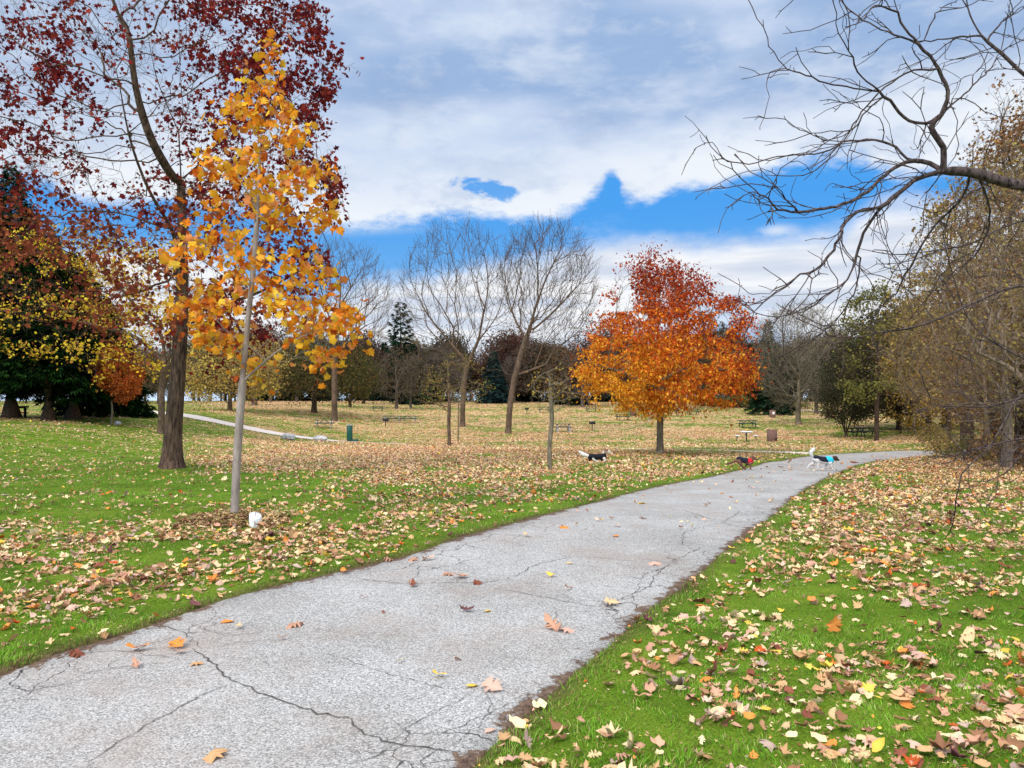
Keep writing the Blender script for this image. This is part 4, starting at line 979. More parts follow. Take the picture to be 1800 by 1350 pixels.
t.rad = np.where(t.cnt <= 12, t.rad * (1 + .25 * t.r.random(len(t.N)) * (t.r.random(len(t.N)) < .3)), t.rad)
root = thing('overhanging_tree', 'bare tree reaching dark knobbly branches in from the right edge', 'tree', jb)
put('branches', t.wood('branches', jb, sides=(9, 6, 4), lim=(.03, .008)), M['bark_limb'], root); print('overhang', len(t.N))
# ---------------------------------------------------------------- spruces on the left, conifers far off
SG = [(16, 34, 16), (26, 50, 20), (12, 24, 13), (40, 68, 28)]
gs = 'dark spruces at the left edge'
for (bx, by, tp, hw, R, sd_, lab) in ((-52, 735, 330, 130, .42, 1, 'dark spruce cut off by the left edge of the photo'), (20, 736, 285, 95, .45, 2, 'tallest dark spruce at left, a wooden bench frame beside its trunk'), (85, 739, 400, 90, .36, 3, 'dark spruce with leaning trunk, second from left'),
                                 (128, 736, 440, 100, .42, 4, 'dark spruce with flared trunk, third from left'), (182, 731, 520, 82, .3, 5, 'dark spruce with drooping skirts behind the small orange tree')):
    conifer('spruce', lab, (bx, by), tp, hw, R * .68, SG, n=210, spray=.62, seed=sd_, droop=.27, group=gs, dens=30, bare=.27 if hw > 85 else .13, shape=.8)
far = 'distant conifers'
conifer('spruce', 'dark spruce behind the left side of the broad bare tree', (1350, 729), 562, 42, .3, [(30, 52, 34), (22, 40, 28), (44, 66, 44)], n=190, spray=.7, seed=8, dens=16, bare=.1, group=far)
conifer('spruce', 'small dark spruce standing right of the taller one by the bare tree', (1366, 724), 600, 40, .3, [(24, 42, 30), (18, 34, 26)], n=120, spray=.7, seed=9, dens=16, bare=.1, group=far)
conifer('spruce', 'blue green spruce seen between the two tall bare trees', (868, 706), 612, 34, .3, [(44, 64, 58), (36, 54, 50), (30, 44, 44)], n=130, spray=1.4, seed=10, dens=8, group=far, d=150)
conifer('spruce', 'dark green spruce right of the tufted pine', (726, 706), 598, 38, .3, [(34, 52, 38), (28, 42, 34), (44, 60, 42)], n=130, spray=1.4, seed=11, dens=8, group=far, d=140)
conifer('pine_tree', 'tall pine with a tufted top rising above the tree line', (704, 706), 528, 26, .3, [(34, 62, 44), (26, 48, 38)], n=60, spray=1.5, seed=12, dens=9, bare=.3, shape=.45, droop=-.05, d=145)
conifer('spruce', 'dark low conifer right of the centre bare tree', (1005, 706), 640, 42, .3, [(34, 48, 36), (28, 40, 32)], n=90, spray=1.5, seed=13, dens=8, group=far, d=140)
# ---- named trees on the far lawn
LV = dict(spreadr=.45, maxc=3, kinds=('diamond',))
make_tree('yellow_tree', 'low pale yellow tree with sweeping branches behind the footpath', 'tree', (404, 722), [(350, 610), (420, 585), (480, 600), (500, 650), (480, 690), (440, 700), (380, 706), (335, 700), (322, 650)], .22, npts=800, st=.5, infl=5, kill=.8, trunk=[(404, 705), (404, 685)], barkm='bark_brown', rt=.012, tw=(3, .8), leaves=dict(per=5, size=.26, cols=[(176, 148, 84), (196, 170, 96), (150, 126, 78), (206, 180, 84)], frac=.8, **LV))
for (bx, by, lab, poly, R, cols) in ((447, 713, 'dark trunked tree in the far lawn, left of the pair of thinner trunks', [(400, 620), (450, 560), (520, 590), (540, 650), (500, 690), (420, 690)], .35, [(78, 64, 46), (96, 74, 50), (120, 92, 60)]),
        (522, 706, 'tree with straight grey trunk far back on the lawn', [(470, 610), (520, 560), (580, 590), (585, 660), (540, 690), (480, 685)], .34, [(86, 72, 50), (70, 60, 44)]),
        (476, 707, 'slim dark tree farthest back on the left lawn', [(440, 620), (480, 590), (515, 620), (510, 680), (450, 685)], .25, [(80, 66, 46), (62, 52, 40)]),
        (652, 703, 'rust and green tree behind the bare spreading one', [(620, 610), (660, 575), (700, 600), (710, 650), (690, 690), (630, 690)], .3, [(150, 106, 74), (120, 96, 62), (96, 88, 56)]),
        (697, 719, 'brown twiggy tree under the tufted pine', [(650, 640), (690, 610), (740, 620), (755, 670), (735, 700), (665, 700)], .25, [(84, 72, 56), (100, 84, 62)]),
        (722, 717, 'thin dark tree beside the brown twiggy one', [(700, 640), (730, 620), (760, 650), (755, 695), (705, 700)], .2, [(70, 62, 50), (92, 78, 58)]),
        (1033, 713, 'dark wine red tree left of the orange oak', [(985, 620), (1030, 560), (1080, 560), (1110, 600), (1100, 680), (1050, 700), (990, 690)], .3, [(76, 48, 42), (92, 60, 48), (64, 44, 40)]),
        (1024, 716, 'brown leaved tree half hidden behind the orange oak', [(950, 640), (975, 600), (1020, 600), (1040, 650), (1030, 700), (960, 700)], .3, [(96, 72, 52), (80, 62, 50), (120, 88, 56)]),
        (1200, 719, 'stout trunked tree hidden behind the orange oak', [(1160, 620), (1220, 580), (1280, 620), (1290, 680), (1200, 700), (1150, 690)], .4, [(90, 70, 50), (70, 60, 44)]),
        (1435, 727, 'small dark leaved tree behind the broad bare tree', [(1400, 640), (1450, 600), (1500, 620), (1510, 690), (1460, 712), (1405, 705)], .25, [(44, 52, 36), (58, 62, 42), (36, 42, 32)])):
    make_tree('park_tree', lab, 'tree', (bx, by), poly, R, npts=420, st=.8, infl=8, kill=1.25, barkm='bark_far', rt=.02, tw=(4, 1.1), trunk=[(bx, by - 22), (bx, by - 38)], leaves=dict(per=3, size=.36, cols=cols, frac=.6, **dict(LV, spreadr=.6)))
def shrub(name, lab, base, poly, cols, nst=6, R=.05, size=.16, per=5, npts=400, st=.3, kill=.5, frac=.8, group=None, barkm='bark_dark', rt=.006):
    TSEED[0] += 1; b = ground(*base); D = b[1]; t = Tree(TSEED[0]); r = t.r; H = (base[1] - min(p[1] for p in poly)) / F * D; cx = sum(p[0] for p in poly) / len(poly); W_ = (max(p[0] for p in poly) - min(p[0] for p in poly)) / 2 / F * D
    t.limb([b - [0, 0, .1], b + [0, 0, .12]], .1)
    for k in range(nst):
        a = k * 2 * pi / nst + r.normal(0, .3); q = b + np.array([(cx - base[0]) / F * D * .5, 0, 0]); e = np.array([cos(a), sin(a), 0]) * W_
        t.limb([b + [0, 0, .1], b + e * .1 + [0, 0, H * .12], q + e * .25 + [0, 0, H * .3], q + e * .4 + [0, 0, H * .48]], st)
    t.grow(crown_points(poly, D, npts, r, 1, .2), st, 5, kill, (0, 0, .25)); t.finish(R, rt); t.twigs(t.tips(3), 3, st * 1.4, .6); t.finish(R * 1.6, rt)
    root = thing(name, lab, 'shrub' if 'shrub' in name else 'tree', b, group=group); put('stems', t.wood('stems', b), M[barkm], root)
    if cols: put('foliage', crown_leaves(t, 'foliage', t.tips(3), per, size, cols, b, r, spreadr=size * 1.1, frac=None) if False else crown_leaves(t, 'foliage', t.tips(3)[r.random(len(t.tips(3))) < frac], per, size, cols, b, r, spreadr=size * 1.2), M['leaf'], root)
    return root
shrub('shrub', 'multi stemmed olive shrub left of the long picnic table', (615, 716), [(585, 690), (590, 640), (615, 620), (645, 640), (645, 690)], [(80, 84, 46), (62, 66, 40), (104, 98, 58)], size=.3, st=.6, kill=1, R=.14)
shrub('shrub', 'vase shaped shrub far back near the two walkers', (640, 710), [(615, 695), (625, 650), (650, 630), (675, 650), (670, 695)], [(88, 84, 54), (70, 70, 46)], size=.3, st=.6, kill=1, R=.14)
shrub('shrub', 'small leaved dark shrub with many stems beside the shaded picnic tables', (1487, 769), [(1440, 700), (1445, 650), (1480, 600), (1530, 600), (1548, 660), (1545, 720), (1510, 745), (1450, 740)], [(66, 66, 46), (84, 80, 56), (48, 50, 38)], nst=9, R=.09, npts=1100, kill=.45, size=.15, per=6)
# ---- the wood on the right
GW = 'trees of the right hand wood'
OLV = [(150, 128, 68), (172, 144, 76), (126, 106, 62), (190, 158, 90), (110, 88, 58)]; GOLD = [(180, 148, 62), (206, 166, 70), (150, 122, 60), (128, 100, 58)]; GRN = [(116, 114, 62), (140, 132, 66), (92, 92, 52)]; BRN = [(146, 104, 70), (170, 124, 78), (116, 86, 64)]
for (bx, by, lab, poly, R, cols, n_, sz) in (
    (1541, 776, 'straight mossy trunk with yellow green crown at the near end of the wood', [(1500, 520), (1560, 500), (1600, 560), (1600, 660), (1570, 700), (1490, 700), (1465, 640), (1475, 570)], .16, GRN, 900, .2),
    (1600, 755, 'olive leaved tree behind the mossy trunk', [(1530, 600), (1570, 540), (1640, 520), (1690, 560), (1700, 660), (1650, 730), (1560, 735), (1530, 680)], .2, OLV, 900, .22),
    (1632, 765, 'golden brown tree leaning over the bend of the path', [(1545, 640), (1580, 560), (1650, 480), (1720, 520), (1740, 640), (1700, 740), (1620, 770), (1560, 730)], .2, GOLD, 1000, .2),
    (1700, 790, 'tall olive brown tree topping the wood', [(1570, 560), (1575, 480), (1620, 400), (1680, 330), (1740, 260), (1830, 200), (1950, 220), (1960, 500), (1850, 640), (1700, 690), (1600, 650)], .32, OLV, 2000, .2),
    (1745, 800, 'thick dark trunked tree in the middle of the wood', [(1640, 560), (1700, 460), (1800, 420), (1900, 480), (1900, 680), (1800, 760), (1700, 760), (1650, 680)], .34, BRN, 1100, .18),
    (1800, 812, 'rust tipped tree rising at the right edge', [(1680, 430), (1700, 300), (1740, 190), (1790, 140), (1900, 150), (1980, 300), (1960, 560), (1800, 640), (1700, 560)], .3, BRN, 1500, .15),
    (1668, 775, 'narrow tree deep in the wood', [(1620, 600), (1660, 540), (1720, 560), (1730, 700), (1680, 750), (1620, 720)], .16, GOLD, 600, .2),
    (1870, 820, 'dense tree just outside the right edge of the wood', [(1760, 640), (1800, 500), (1900, 400), (2020, 500), (2020, 740), (1900, 800), (1790, 780)], .3, OLV, 900, .2)):
    make_tree('woodland_tree', lab, 'tree', (bx, by), poly, R, npts=int(n_ * .75), st=.42, infl=4, kill=.62, depth=.9, barkm='bark_dark', rt=.006, tw=(3, .6), tw2=(1, .35), trunk=[(bx, by - 60), (bx + 2, by - 120)], branch_min=.3, hollow=.2,
              leaves=dict(per=4, size=sz, cols=cols, spreadr=.2, maxc=3, kinds=('diamond', 'star'), frac=.7, droop=.2, mask=clump(1.3, .42, .60, bx)), group=GW)
# twiggy, nearly leafless trees in front of the wood
for (bx, by, lab, poly, R, n_, dd_) in (
    (1772, 826, 'twiggy nearly bare tree in front of the wood', [(1560, 640), (1580, 560), (1640, 500), (1700, 430), (1800, 400), (1920, 480), (1920, 700), (1800, 720), (1680, 720), (1600, 690)], .16, 1500, None),
    (1735, 812, 'thicket like bare tree overhanging the bend of the path', [(1590, 690), (1620, 600), (1700, 540), (1790, 560), (1850, 680), (1800, 740), (1700, 750), (1630, 740)], .12, 900, None),
    (1840, 840, 'bare tree with long pale switches at the right edge', [(1620, 470), (1660, 380), (1740, 300), (1850, 250), (1950, 400), (1950, 680), (1850, 720), (1720, 620)], .16, 1200, None)):
    make_tree('twiggy_tree', lab, 'tree', (bx, by), poly, R * .8, mst=.35, npts=int(n_ * .7), st=.32, infl=3.5, kill=.45, depth=.8, barkm='bark_twig', rt=.0045, tw=(2, .6), tw2=(1, .4), trop=(-.12, 0, .0), trunk=[(bx, by - 60), (bx - 4, by - 130), (bx - 10, by - 220)], limbs=[[(bx - 4, by - 130), (bx - 60, by - 190), (bx - 120, by - 220)]],
              branch_min=.2, jit=.3, spread=.8, leaves=dict(per=2, size=.10, cols=[(150, 130, 76), (172, 148, 82), (130, 106, 72), (120, 90, 62)], spreadr=.12, maxc=2, kinds=('diamond',), frac=.28), group=GW)
gb = 'low bushes at the foot of the wood'
for (bx, by, w_, h_, c_) in ((1660, 806, 30, 34, OLV), (1696, 810, 34, 42, GRN), (1732, 814, 36, 46, BRN), (1768, 820, 36, 54, OLV), (1806, 826, 40, 60, BRN), (1640, 785, 30, 40, OLV)):
    shrub('shrub', 'low tangled bush at the foot of the right hand wood', (bx, by), [(bx - w_, by - 8), (bx - w_ * .8, by - h_ * .7), (bx, by - h_), (bx + w_ * .8, by - h_ * .7), (bx + w_, by - 8)], c_, nst=7, R=.03, npts=420, st=.2, kill=.3, size=.1, per=4, group=gb, frac=.55, rt=.005, barkm='bark_twig')
# ---- belt of trees along the ridge, repeated from a few grown ones
rk = np.random.default_rng(41); TL = 'distant trees along the ridge'
protos = []
def ridge(px, d): x = (px - CX) / F * d; return np.array([x, d, float(terrain(x, d))])
for k, (px, h, cols, bk, fr) in enumerate(((905, 78, None, 'bark_far', 0), (935, 100, [(112, 84, 64), (90, 72, 58)], 'bark_far', .4), (780, 92, None, 'bark_far', 0), (955, 95, [(84, 78, 54), (66, 62, 48)], 'bark_dark', .8), (1140, 90, [(96, 60, 50), (76, 52, 46)], 'bark_dark', .8), (1280, 84, [(104, 92, 62), (128, 106, 66)], 'bark_far', .7))):
    by = HY + F * (CAMZ - float(terrain((px - CX) / F * 160, 160))) / 160
    lab = ['bare grey tree in the distant belt along the ridge', 'brown tinged tree in the distant belt along the ridge', 'tall bare tree in the distant belt along the ridge', 'olive tree in the distant belt along the ridge', 'wine brown tree in the distant belt along the ridge', 'straw coloured tree in the distant belt along the ridge'][k]
    w_ = h * .42
    rt_, t_ = make_tree('ridge_tree', lab, 'tree', (px, by), [(px - w_ * .3, by - h), (px + w_ * .4, by - h * .97), (px + w_, by - h * .6), (px + w_ * .8, by - h * .25), (px - w_ * .8, by - h * .25), (px - w_, by - h * .6)], .24, mst=.9, npts=420, d=160, barkm=bk, rt=.03, tw=(4, 1.4), trunk=[(px, by - h * .2), (px + 2, by - h * .4)],
        leaves=dict(per=3, size=.42, cols=cols, frac=fr, **dict(LV, spreadr=.8)) if cols else None, group=TL)
    protos.append(rt_)
used = set()
for px in list(np.arange(335, 1560, 16)) + list(np.arange(-60, 330, 26)):
    if 838 < px < 884: continue
    px = px + rk.uniform(-6, 6); d = rk.uniform(166, 182) if px > 330 else rk.uniform(120, 175)
    k = int(rk.choice(6, p=[.26, .18, .14, .2, .12, .1])); pr = protos[k]
    dup(pr, ridge(px, d), rk.uniform(0, 6.28), rk.uniform(.75, 1.4) * (1 if px > 330 else .7), group=TL)
for px in np.arange(1500, 1960, 40):
    d = rk.uniform(70, 130); k = int(rk.choice([3, 3, 4, 5, 1])); dup(protos[k], ridge(px, d), rk.uniform(0, 6.28), rk.uniform(.55, .85) * (1.15 if px > 1560 else .95), label=protos[k]['label'].replace('in the distant belt along the ridge', 'deep in the wood behind the far lawn'), group='trees deep in the right hand wood')
cp = conifer('spruce', 'dark pointed spruce standing in the distant belt along the ridge', (455, 706), 608, 30, .3, [(30, 46, 34), (24, 38, 30), (42, 58, 42)], n=110, spray=1.4, seed=23, dens=8, d=165, group='spruces in the belt along the ridge')
for (px, sc_) in ((512, .9), (566, 1.15), (640, .8), (676, 1.1), (742, 1.0), (760, .75), (905, .9), (930, .7), (990, 1.0), (1062, .9), (1120, 1.1), (1290, .8), (1322, 1.05), (1440, .9), (1475, 1.1)):
    dup(cp, ridge(px, rk.uniform(160, 176)), rk.uniform(0, 6.28), (sc_ * rk.uniform(.85, 1.1), sc_, sc_), group='spruces in the belt along the ridge')
# undergrowth along the ridge: brush that nobody could count
def brush(name, lab, pts, n, h, size, cols, seed, stems=True, wid=3., kinds='diamond', mat='leaf'):
    r = np.random.default_rng(seed); P = catmull(np.array(pts), 200); i = r.integers(0, 200, n); q = P[i] + r.normal(0, wid / 2, (n, 2)); z = terrain(q[:, 0], q[:, 1])
    hh = h * (.4 + .9 * vnoise(q[:, 0] + 300, q[:, 1] + 300, 5, seed)) * r.random(n) ** .7
    pos = np.c_[q, z + hh]; V, F_, C_ = scatter([template(kinds, .3, .3)], pos, unit(r.normal(0, 1, (n, 3))), unit(r.normal(0, 1, (n, 3))), size * r.uniform(.6, 1.3, n), palette(r, n, cols, .25), r)
    m = n // 6; j = r.integers(0, n, m); b0 = np.c_[q[j], z[j] - .05]; tp = b0 + np.c_[r.normal(0, .25, (m, 2)), h * (.7 + .9 * r.random(m))]; w = np.array([.02 + size * .05, 0, 0])
    SV = np.stack([b0 - w, b0 + w, tp], 1).reshape(-1, 3); SF = np.arange(3 * m).reshape(-1, 3) + len(V)
    me = mesh_np(name, np.vstack([V, SV]), [np.vstack([F_, SF])], col=np.vstack([C_, np.repeat(palette(r, m, [(74, 60, 50), (98, 82, 68)]), 3, 0)]))
    tag(put(name, me, M[mat]), lab, 'undergrowth', kind='stuff')
RP = [(x_, d_) for x_, d_ in (((450 - CX) / F * 176, 176), ((700 - CX) / F * 177, 177), ((830 - CX) / F * 179, 179))]
brush('undergrowth', 'dark brown undergrowth along the ridge behind the walkers', RP, 4500, 1.1, .3, [(70, 50, 42), (92, 64, 50), (56, 44, 40)], 3)
brush('undergrowth', 'brown undergrowth along the ridge right of the open view of the lake', [((885 - CX) / F * 176, 176), ((1100 - CX) / F * 176, 176), ((1300 - CX) / F * 172, 172)], 5000, 1.0, .3, [(84, 62, 50), (104, 80, 60), (60, 50, 44)], 4)
brush('tall_grass', 'tall yellow green grass below the distant spruces', [((1255 - CX) / F * 135, 135), ((1330 - CX) / F * 125, 125), ((1395 - CX) / F * 122, 122)], 7000, 1.7, .5, [(120, 116, 60), (146, 138, 76), (92, 96, 50)], 5, kinds='slim')
brush('undergrowth', 'brushy growth on the floor of the right hand wood', [(20.5, 27.6), (23, 28), (27, 27), (33, 24)], 14000, .7, .11, [(110, 96, 58), (132, 96, 64), (84, 84, 46), (70, 56, 44)], 6)
# ---------------------------------------------------------------- grass
rg = np.random.default_rng(21)
def wedge(y0, y1, n, m=1.18):
    y = np.sqrt(rg.uniform(y0 ** 2, y1 ** 2, n)); u = rg.uniform(-m, m, n) * 900 / F; return u * y, y
def blades(y0, y1, dens, h, w, seg2, margin=0.0):
    area = (y1 ** 2 - y0 ** 2) / 2 * 2 * 1.18 * 900 / F; n = int(area * dens); x, y = wedge(y0, y1, n)
    pd = pathdist(np.c_[x, y]); keep = (pd > .015) & (rg.random(n) < np.clip(.45 + pd / .14, 0, 1))
    x, y, pd = x[keep], y[keep], pd[keep]; tuft = vnoise(x, y, .13, 41); keep = rg.random(len(x)) < .35 + .9 * tuft
    x, y, pd, tuft = x[keep], y[keep], pd[keep], tuft[keep]; n = len(x); z = terrain(x, y)
    big = vnoise(x, y, 1.3, 42); hh = h * rg.uniform(.5, 1.2, n) * (.55 + .8 * tuft) * (.8 + .4 * big); a = rg.uniform(0, 2 * pi, n); ln = rg.uniform(.2, .95, n) * hh
    la = vnoise(x, y, .35, 44) * 9 + rg.normal(0, .9, n); wv = np.c_[np.cos(a), np.sin(a), np.zeros(n)] * (w * rg.uniform(.6, 1.2, n))[:, None]
    b = np.c_[x, y, z - .008]; tipv = b + np.c_[np.cos(la) * ln, np.sin(la) * ln, hh]; mid = b + np.c_[np.cos(la) * ln * .3, np.sin(la) * ln * .3, hh * .62]
    g = palette(rg, n, [(110, 162, 46), (128, 174, 54), (86, 134, 38), (152, 186, 74), (182, 180, 110)], .16, [4, 4, 3, 2.4, 1.6]); g *= (.72 + .5 * vnoise(x, y, 2.1, 45))[:, None] * (.8 + .35 * tuft)[:, None]
    dry = (rg.random(n) < .15 + .5 * np.exp(-pd / .10)); g[dry] = palette(rg, int(dry.sum()), [(150, 130, 84), (170, 150, 100), (118, 96, 66)], .15)
    if seg2:
        V = np.stack([b - wv, b + wv, mid + wv * .8, mid - wv * .8, tipv], 1).reshape(-1, 3); k = np.arange(n)[:, None] * 5; Fq = k + np.array([[0, 1, 2, 3]]); Ft = k + np.array([[3, 2, 4]])
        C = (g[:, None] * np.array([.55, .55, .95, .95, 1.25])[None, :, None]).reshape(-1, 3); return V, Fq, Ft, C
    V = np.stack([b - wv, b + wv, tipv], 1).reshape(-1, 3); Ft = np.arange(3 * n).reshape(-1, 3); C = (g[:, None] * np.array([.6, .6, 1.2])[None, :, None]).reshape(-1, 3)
    return V, np.zeros((0, 4), int), Ft, C
Vs, Q_, T_, C_, o = [], [], [], [], 0
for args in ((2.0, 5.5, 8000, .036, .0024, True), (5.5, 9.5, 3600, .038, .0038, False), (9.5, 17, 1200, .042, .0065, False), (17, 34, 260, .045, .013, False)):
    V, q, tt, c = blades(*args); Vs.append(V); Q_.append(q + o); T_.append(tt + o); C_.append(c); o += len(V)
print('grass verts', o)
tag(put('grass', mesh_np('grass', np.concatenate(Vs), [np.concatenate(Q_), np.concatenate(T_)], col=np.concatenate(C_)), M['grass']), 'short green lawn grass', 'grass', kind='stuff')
# ---------------------------------------------------------------- fallen leaves
LC = [(218, 184, 138), (204, 160, 114), (232, 206, 160), (178, 134, 98), (198, 150, 122), (214, 172, 150), (150, 108, 80), (222, 140, 70), (236, 192, 84), (140, 84, 66), (112, 72, 70), (196, 92, 48), (176, 150, 134)]
LN = ['pale tan', 'tan', 'cream', 'brown', 'pinkish brown', 'pale pink', 'dark brown', 'orange', 'yellow', 'russet', 'dark purple', 'red orange', 'grey brown']
LW = [8, 7, 6, 5, 5, 4, 3, 1.5, 1, 1.6, 1, .6, 2]
def litter(y0, y1, per_cover, kinds, sz, lift, seed, curls=True, lite=False):
    r = np.random.default_rng(seed); area = (y1 ** 2 - y0 ** 2) / 2 * 2 * 1.18 * 900 / F; n = int(area * per_cover)
    y = np.sqrt(r.uniform(y0 ** 2, y1 ** 2, n)); x = r.uniform(-1.18, 1.18, n) * 900 / F * y; z = terrain(x, y)
    pd = pathdist(np.c_[x, y]); cv = cover(x, y, z) * (.25 + .75 * smooth(.05, .8, pd)); keep = (r.random(n) < cv) & (pd > .03); 
    on = (pd < -.1) & (r.random(n) < .010); keep |= on & (y > 9)
    x, y, z, pd = x[keep], y[keep], z[keep], pd[keep]; n = len(x); tilt = np.abs(r.normal(0, .45, n)); a = r.uniform(0, 6.283, n)
    nr = unit(np.c_[np.cos(a) * np.sin(tilt), np.sin(a) * np.sin(tilt), np.cos(tilt)]); b = r.uniform(0, 6.283, n); ax = np.c_[np.cos(b), np.sin(b), np.zeros(n)]; ax = unit(ax - (ax * nr).sum(1)[:, None] * nr)
    pos = np.c_[x, y, z + np.where(pd > 0, lift * r.uniform(.25, 1.3, n), .012)] - ax * sz * .4
    px = CX + F * x / np.maximum(y, .5); w = np.array(LW) / sum(LW); ci = r.choice(len(LC), n, p=w); col = np.array([lin(*c) for c in LC])[ci] * r.uniform(.85, 1.25, (n, 1))
    # the drift at the edge of the wood is browner
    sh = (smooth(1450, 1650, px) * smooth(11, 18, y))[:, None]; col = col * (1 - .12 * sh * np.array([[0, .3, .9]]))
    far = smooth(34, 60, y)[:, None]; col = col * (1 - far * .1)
    return x, y, pd, pos, ax, nr, sz * r.uniform(.4, 1.0, n) ** .8 * np.where(r.random(n) < .12, 1.5, 1.), np.clip(col, 0, .9), ci, r
TM = []; TK = []
for kd in ('maple', 'oak', 'oval', 'maple', 'oval', 'tulip'):
    for cu, fo in ((.35, .25), (-.5, -.35), (.9, .6)): TM.append(template(kd, cu, fo, len(TM), .25)); TK.append(kd)
gl = 'fallen leaves lying on the lawn'
MLC = []
for kd_i, (TV, TF, sh) in enumerate(TM[:9]):
    for ci in range(len(LC)):
        MLC.append(None)
def leafmesh(ti, ci):
    k = ti * len(LC) + ci
    if MLC[k] is None:
        TV, TF, sh = TM[ti]; me = mesh_np('leaf', TV, [TF], col=np.clip(lin(*LC[ci])[None] * sh[:, None], 0, .9)); me.materials.append(M['litter']); MLC[k] = me
    return MLC[k]
from mathutils import Matrix
def single_leaf(pos, ax, nr, size, ti, ci, label, group):
    x = unit(ax); y = unit(np.cross(nr, x)); z = np.cross(x, y); o = bpy.data.objects.new('leaf', leafmesh(ti, ci)); COL.objects.link(o)
    m = np.eye(4); m[:3, 0] = x * size; m[:3, 1] = y * size; m[:3, 2] = z * size; m[:3, 3] = pos; o.matrix_world = Matrix(m.tolist()); tag(o, label, 'leaf', group); return o
x, y, pd, pos, ax, nr, sz, col, ci, r = litter(2.2, 11, 260, None, .080, .034, 61)
dist = np.hypot(x, y) ; near = np.argsort(dist - sz * 8)[:262]; mask = np.zeros(len(x), bool); mask[near] = True
KN = {'maple': 'lobed maple', 'oak': 'jagged oak', 'oval': 'oval'}
for i in near:
    ti = int(r.integers(0, 9)); pxl = CX + F * x[i] / y[i]; side_ = 'right' if pxl > np.interp(y[i], [2.9, 3.9, 5.6, 7.5, 10], [800, 930, 1130, 1260, 1330]) else 'left'
    up = 'standing curled' if nr[i][2] < .85 else 'lying flat'
    single_leaf(pos[i], ax[i], nr[i], sz[i], ti, int(ci[i]), f'{LN[ci[i]]} {KN[TK[ti]]} leaf {up} in the grass {side_} of the path', gl)
V, F_, C_ = scatter(TM, pos[~mask], ax[~mask], nr[~mask], sz[~mask], col[~mask], r); parts = [(V, F_, C_)]
for (y0, y1, pc, kd, s_, lf, sd_) in ((2.2, 11, 420, 'diamond', .026, .02, 66), (11, 22, 210, 'maple', .088, .04, 62), (22, 42, 130, 'star', .105, .06, 63), (42, 72, 62, 'diamond', .15, .05, 64), (72, 168, 13, 'diamond', .22, .06, 65)):
    x, y, pd, pos, ax, nr, sz, col, ci, r = litter(y0, y1, pc, None, s_, lf, sd_)
    tm = [template(k_, c_, f_, 3, 0) for k_ in ({'maple': ('maple', 'oval'), 'star': ('star', 'diamond'), 'diamond': ('diamond',)}[kd]) for c_, f_ in ((.4, .3), (-.5, -.4), (.9, .6))]
    parts.append(scatter(tm, pos, ax, nr, sz, col, r))
o = 0; Vs, Fs, Cs = [], [], []
for V, F_, C_ in parts: Vs.append(V); Fs.append(F_ + o); Cs.append(C_); o += len(V)
print('litter verts', o)
tag(put('leaf_litter', mesh_np('leaf_litter', np.concatenate(Vs), [np.concatenate(Fs)], col=np.concatenate(Cs)), M['litter']), 'countless dry tan and brown leaves strewn over the lawn', 'leaf litter', kind='stuff')
# leaves lying on the asphalt, each one
PL = [(237, 1143, 7, 'oval', .15), (135, 1150, 9, 'oak', .17), (312, 1136, 7, 'maple', .11), (345, 1166, 1, 'maple', .08), (240, 1172, 4, 'oak', .09), (403, 1092, 7, 'oval', .1), (420, 1103, 0, 'oval', .08), (523, 1098, 4, 'oak', .15), (495, 1123, 7, 'oval', .06), (372, 1328, 1, 'maple', .13), (312, 1147, 12, 'oak', .09),
      (728, 983, 4, 'oak', .15), (750, 984, 5, 'oak', .14), (723, 1023, 5, 'oak', .1), (727, 1030, 9, 'oak', .11), (791, 1010, 4, 'oak', .12), (810, 1015, 4, 'maple', .13), (838, 1024, 9, 'oak', .15), (817, 1073, 10, 'oak', .12), (856, 1074, 8, 'oval', .07), (969, 1013, 8, 'oval', .1), (1003, 990, 0, 'oval', .08), (975, 1105, 4, 'oak', .18), (999, 1107, 5, 'maple', .14),
      (769, 1188, 8, 'oval', .09), (829, 1205, 8, 'oval', .09), (865, 1211, 5, 'maple', .12), (803, 1158, 6, 'oak', .05), (703, 1163, 2, 'oval', .05), (673, 1075, 9, 'oval', .05), (638, 1049, 4, 'oval', .06), (864, 1283, 5, 'oval', .07), (1074, 1062, 0, 'maple', .12), (1149, 990, 5, 'maple', .16), (1001, 1035, 5, 'oak', .09), (993, 927, 7, 'maple', .16), (925, 942, 0, 'oval', .12), (1082, 942, 7, 'oval', .12), (1057, 915, 8, 'oval', .1), (682, 983, 4, 'oak', .15), (604, 1006, 7, 'oval', .12), (1130, 911, 12, 'oak', .14),
      (1372, 822, 9, 'maple', .18), (1390, 826, 6, 'oval', .2), (1348, 822, 9, 'oval', .16), (1496, 821, 7, 'maple', .26), (1502, 815, 11, 'maple', .26), (1430, 818, 9, 'oval', .15)]
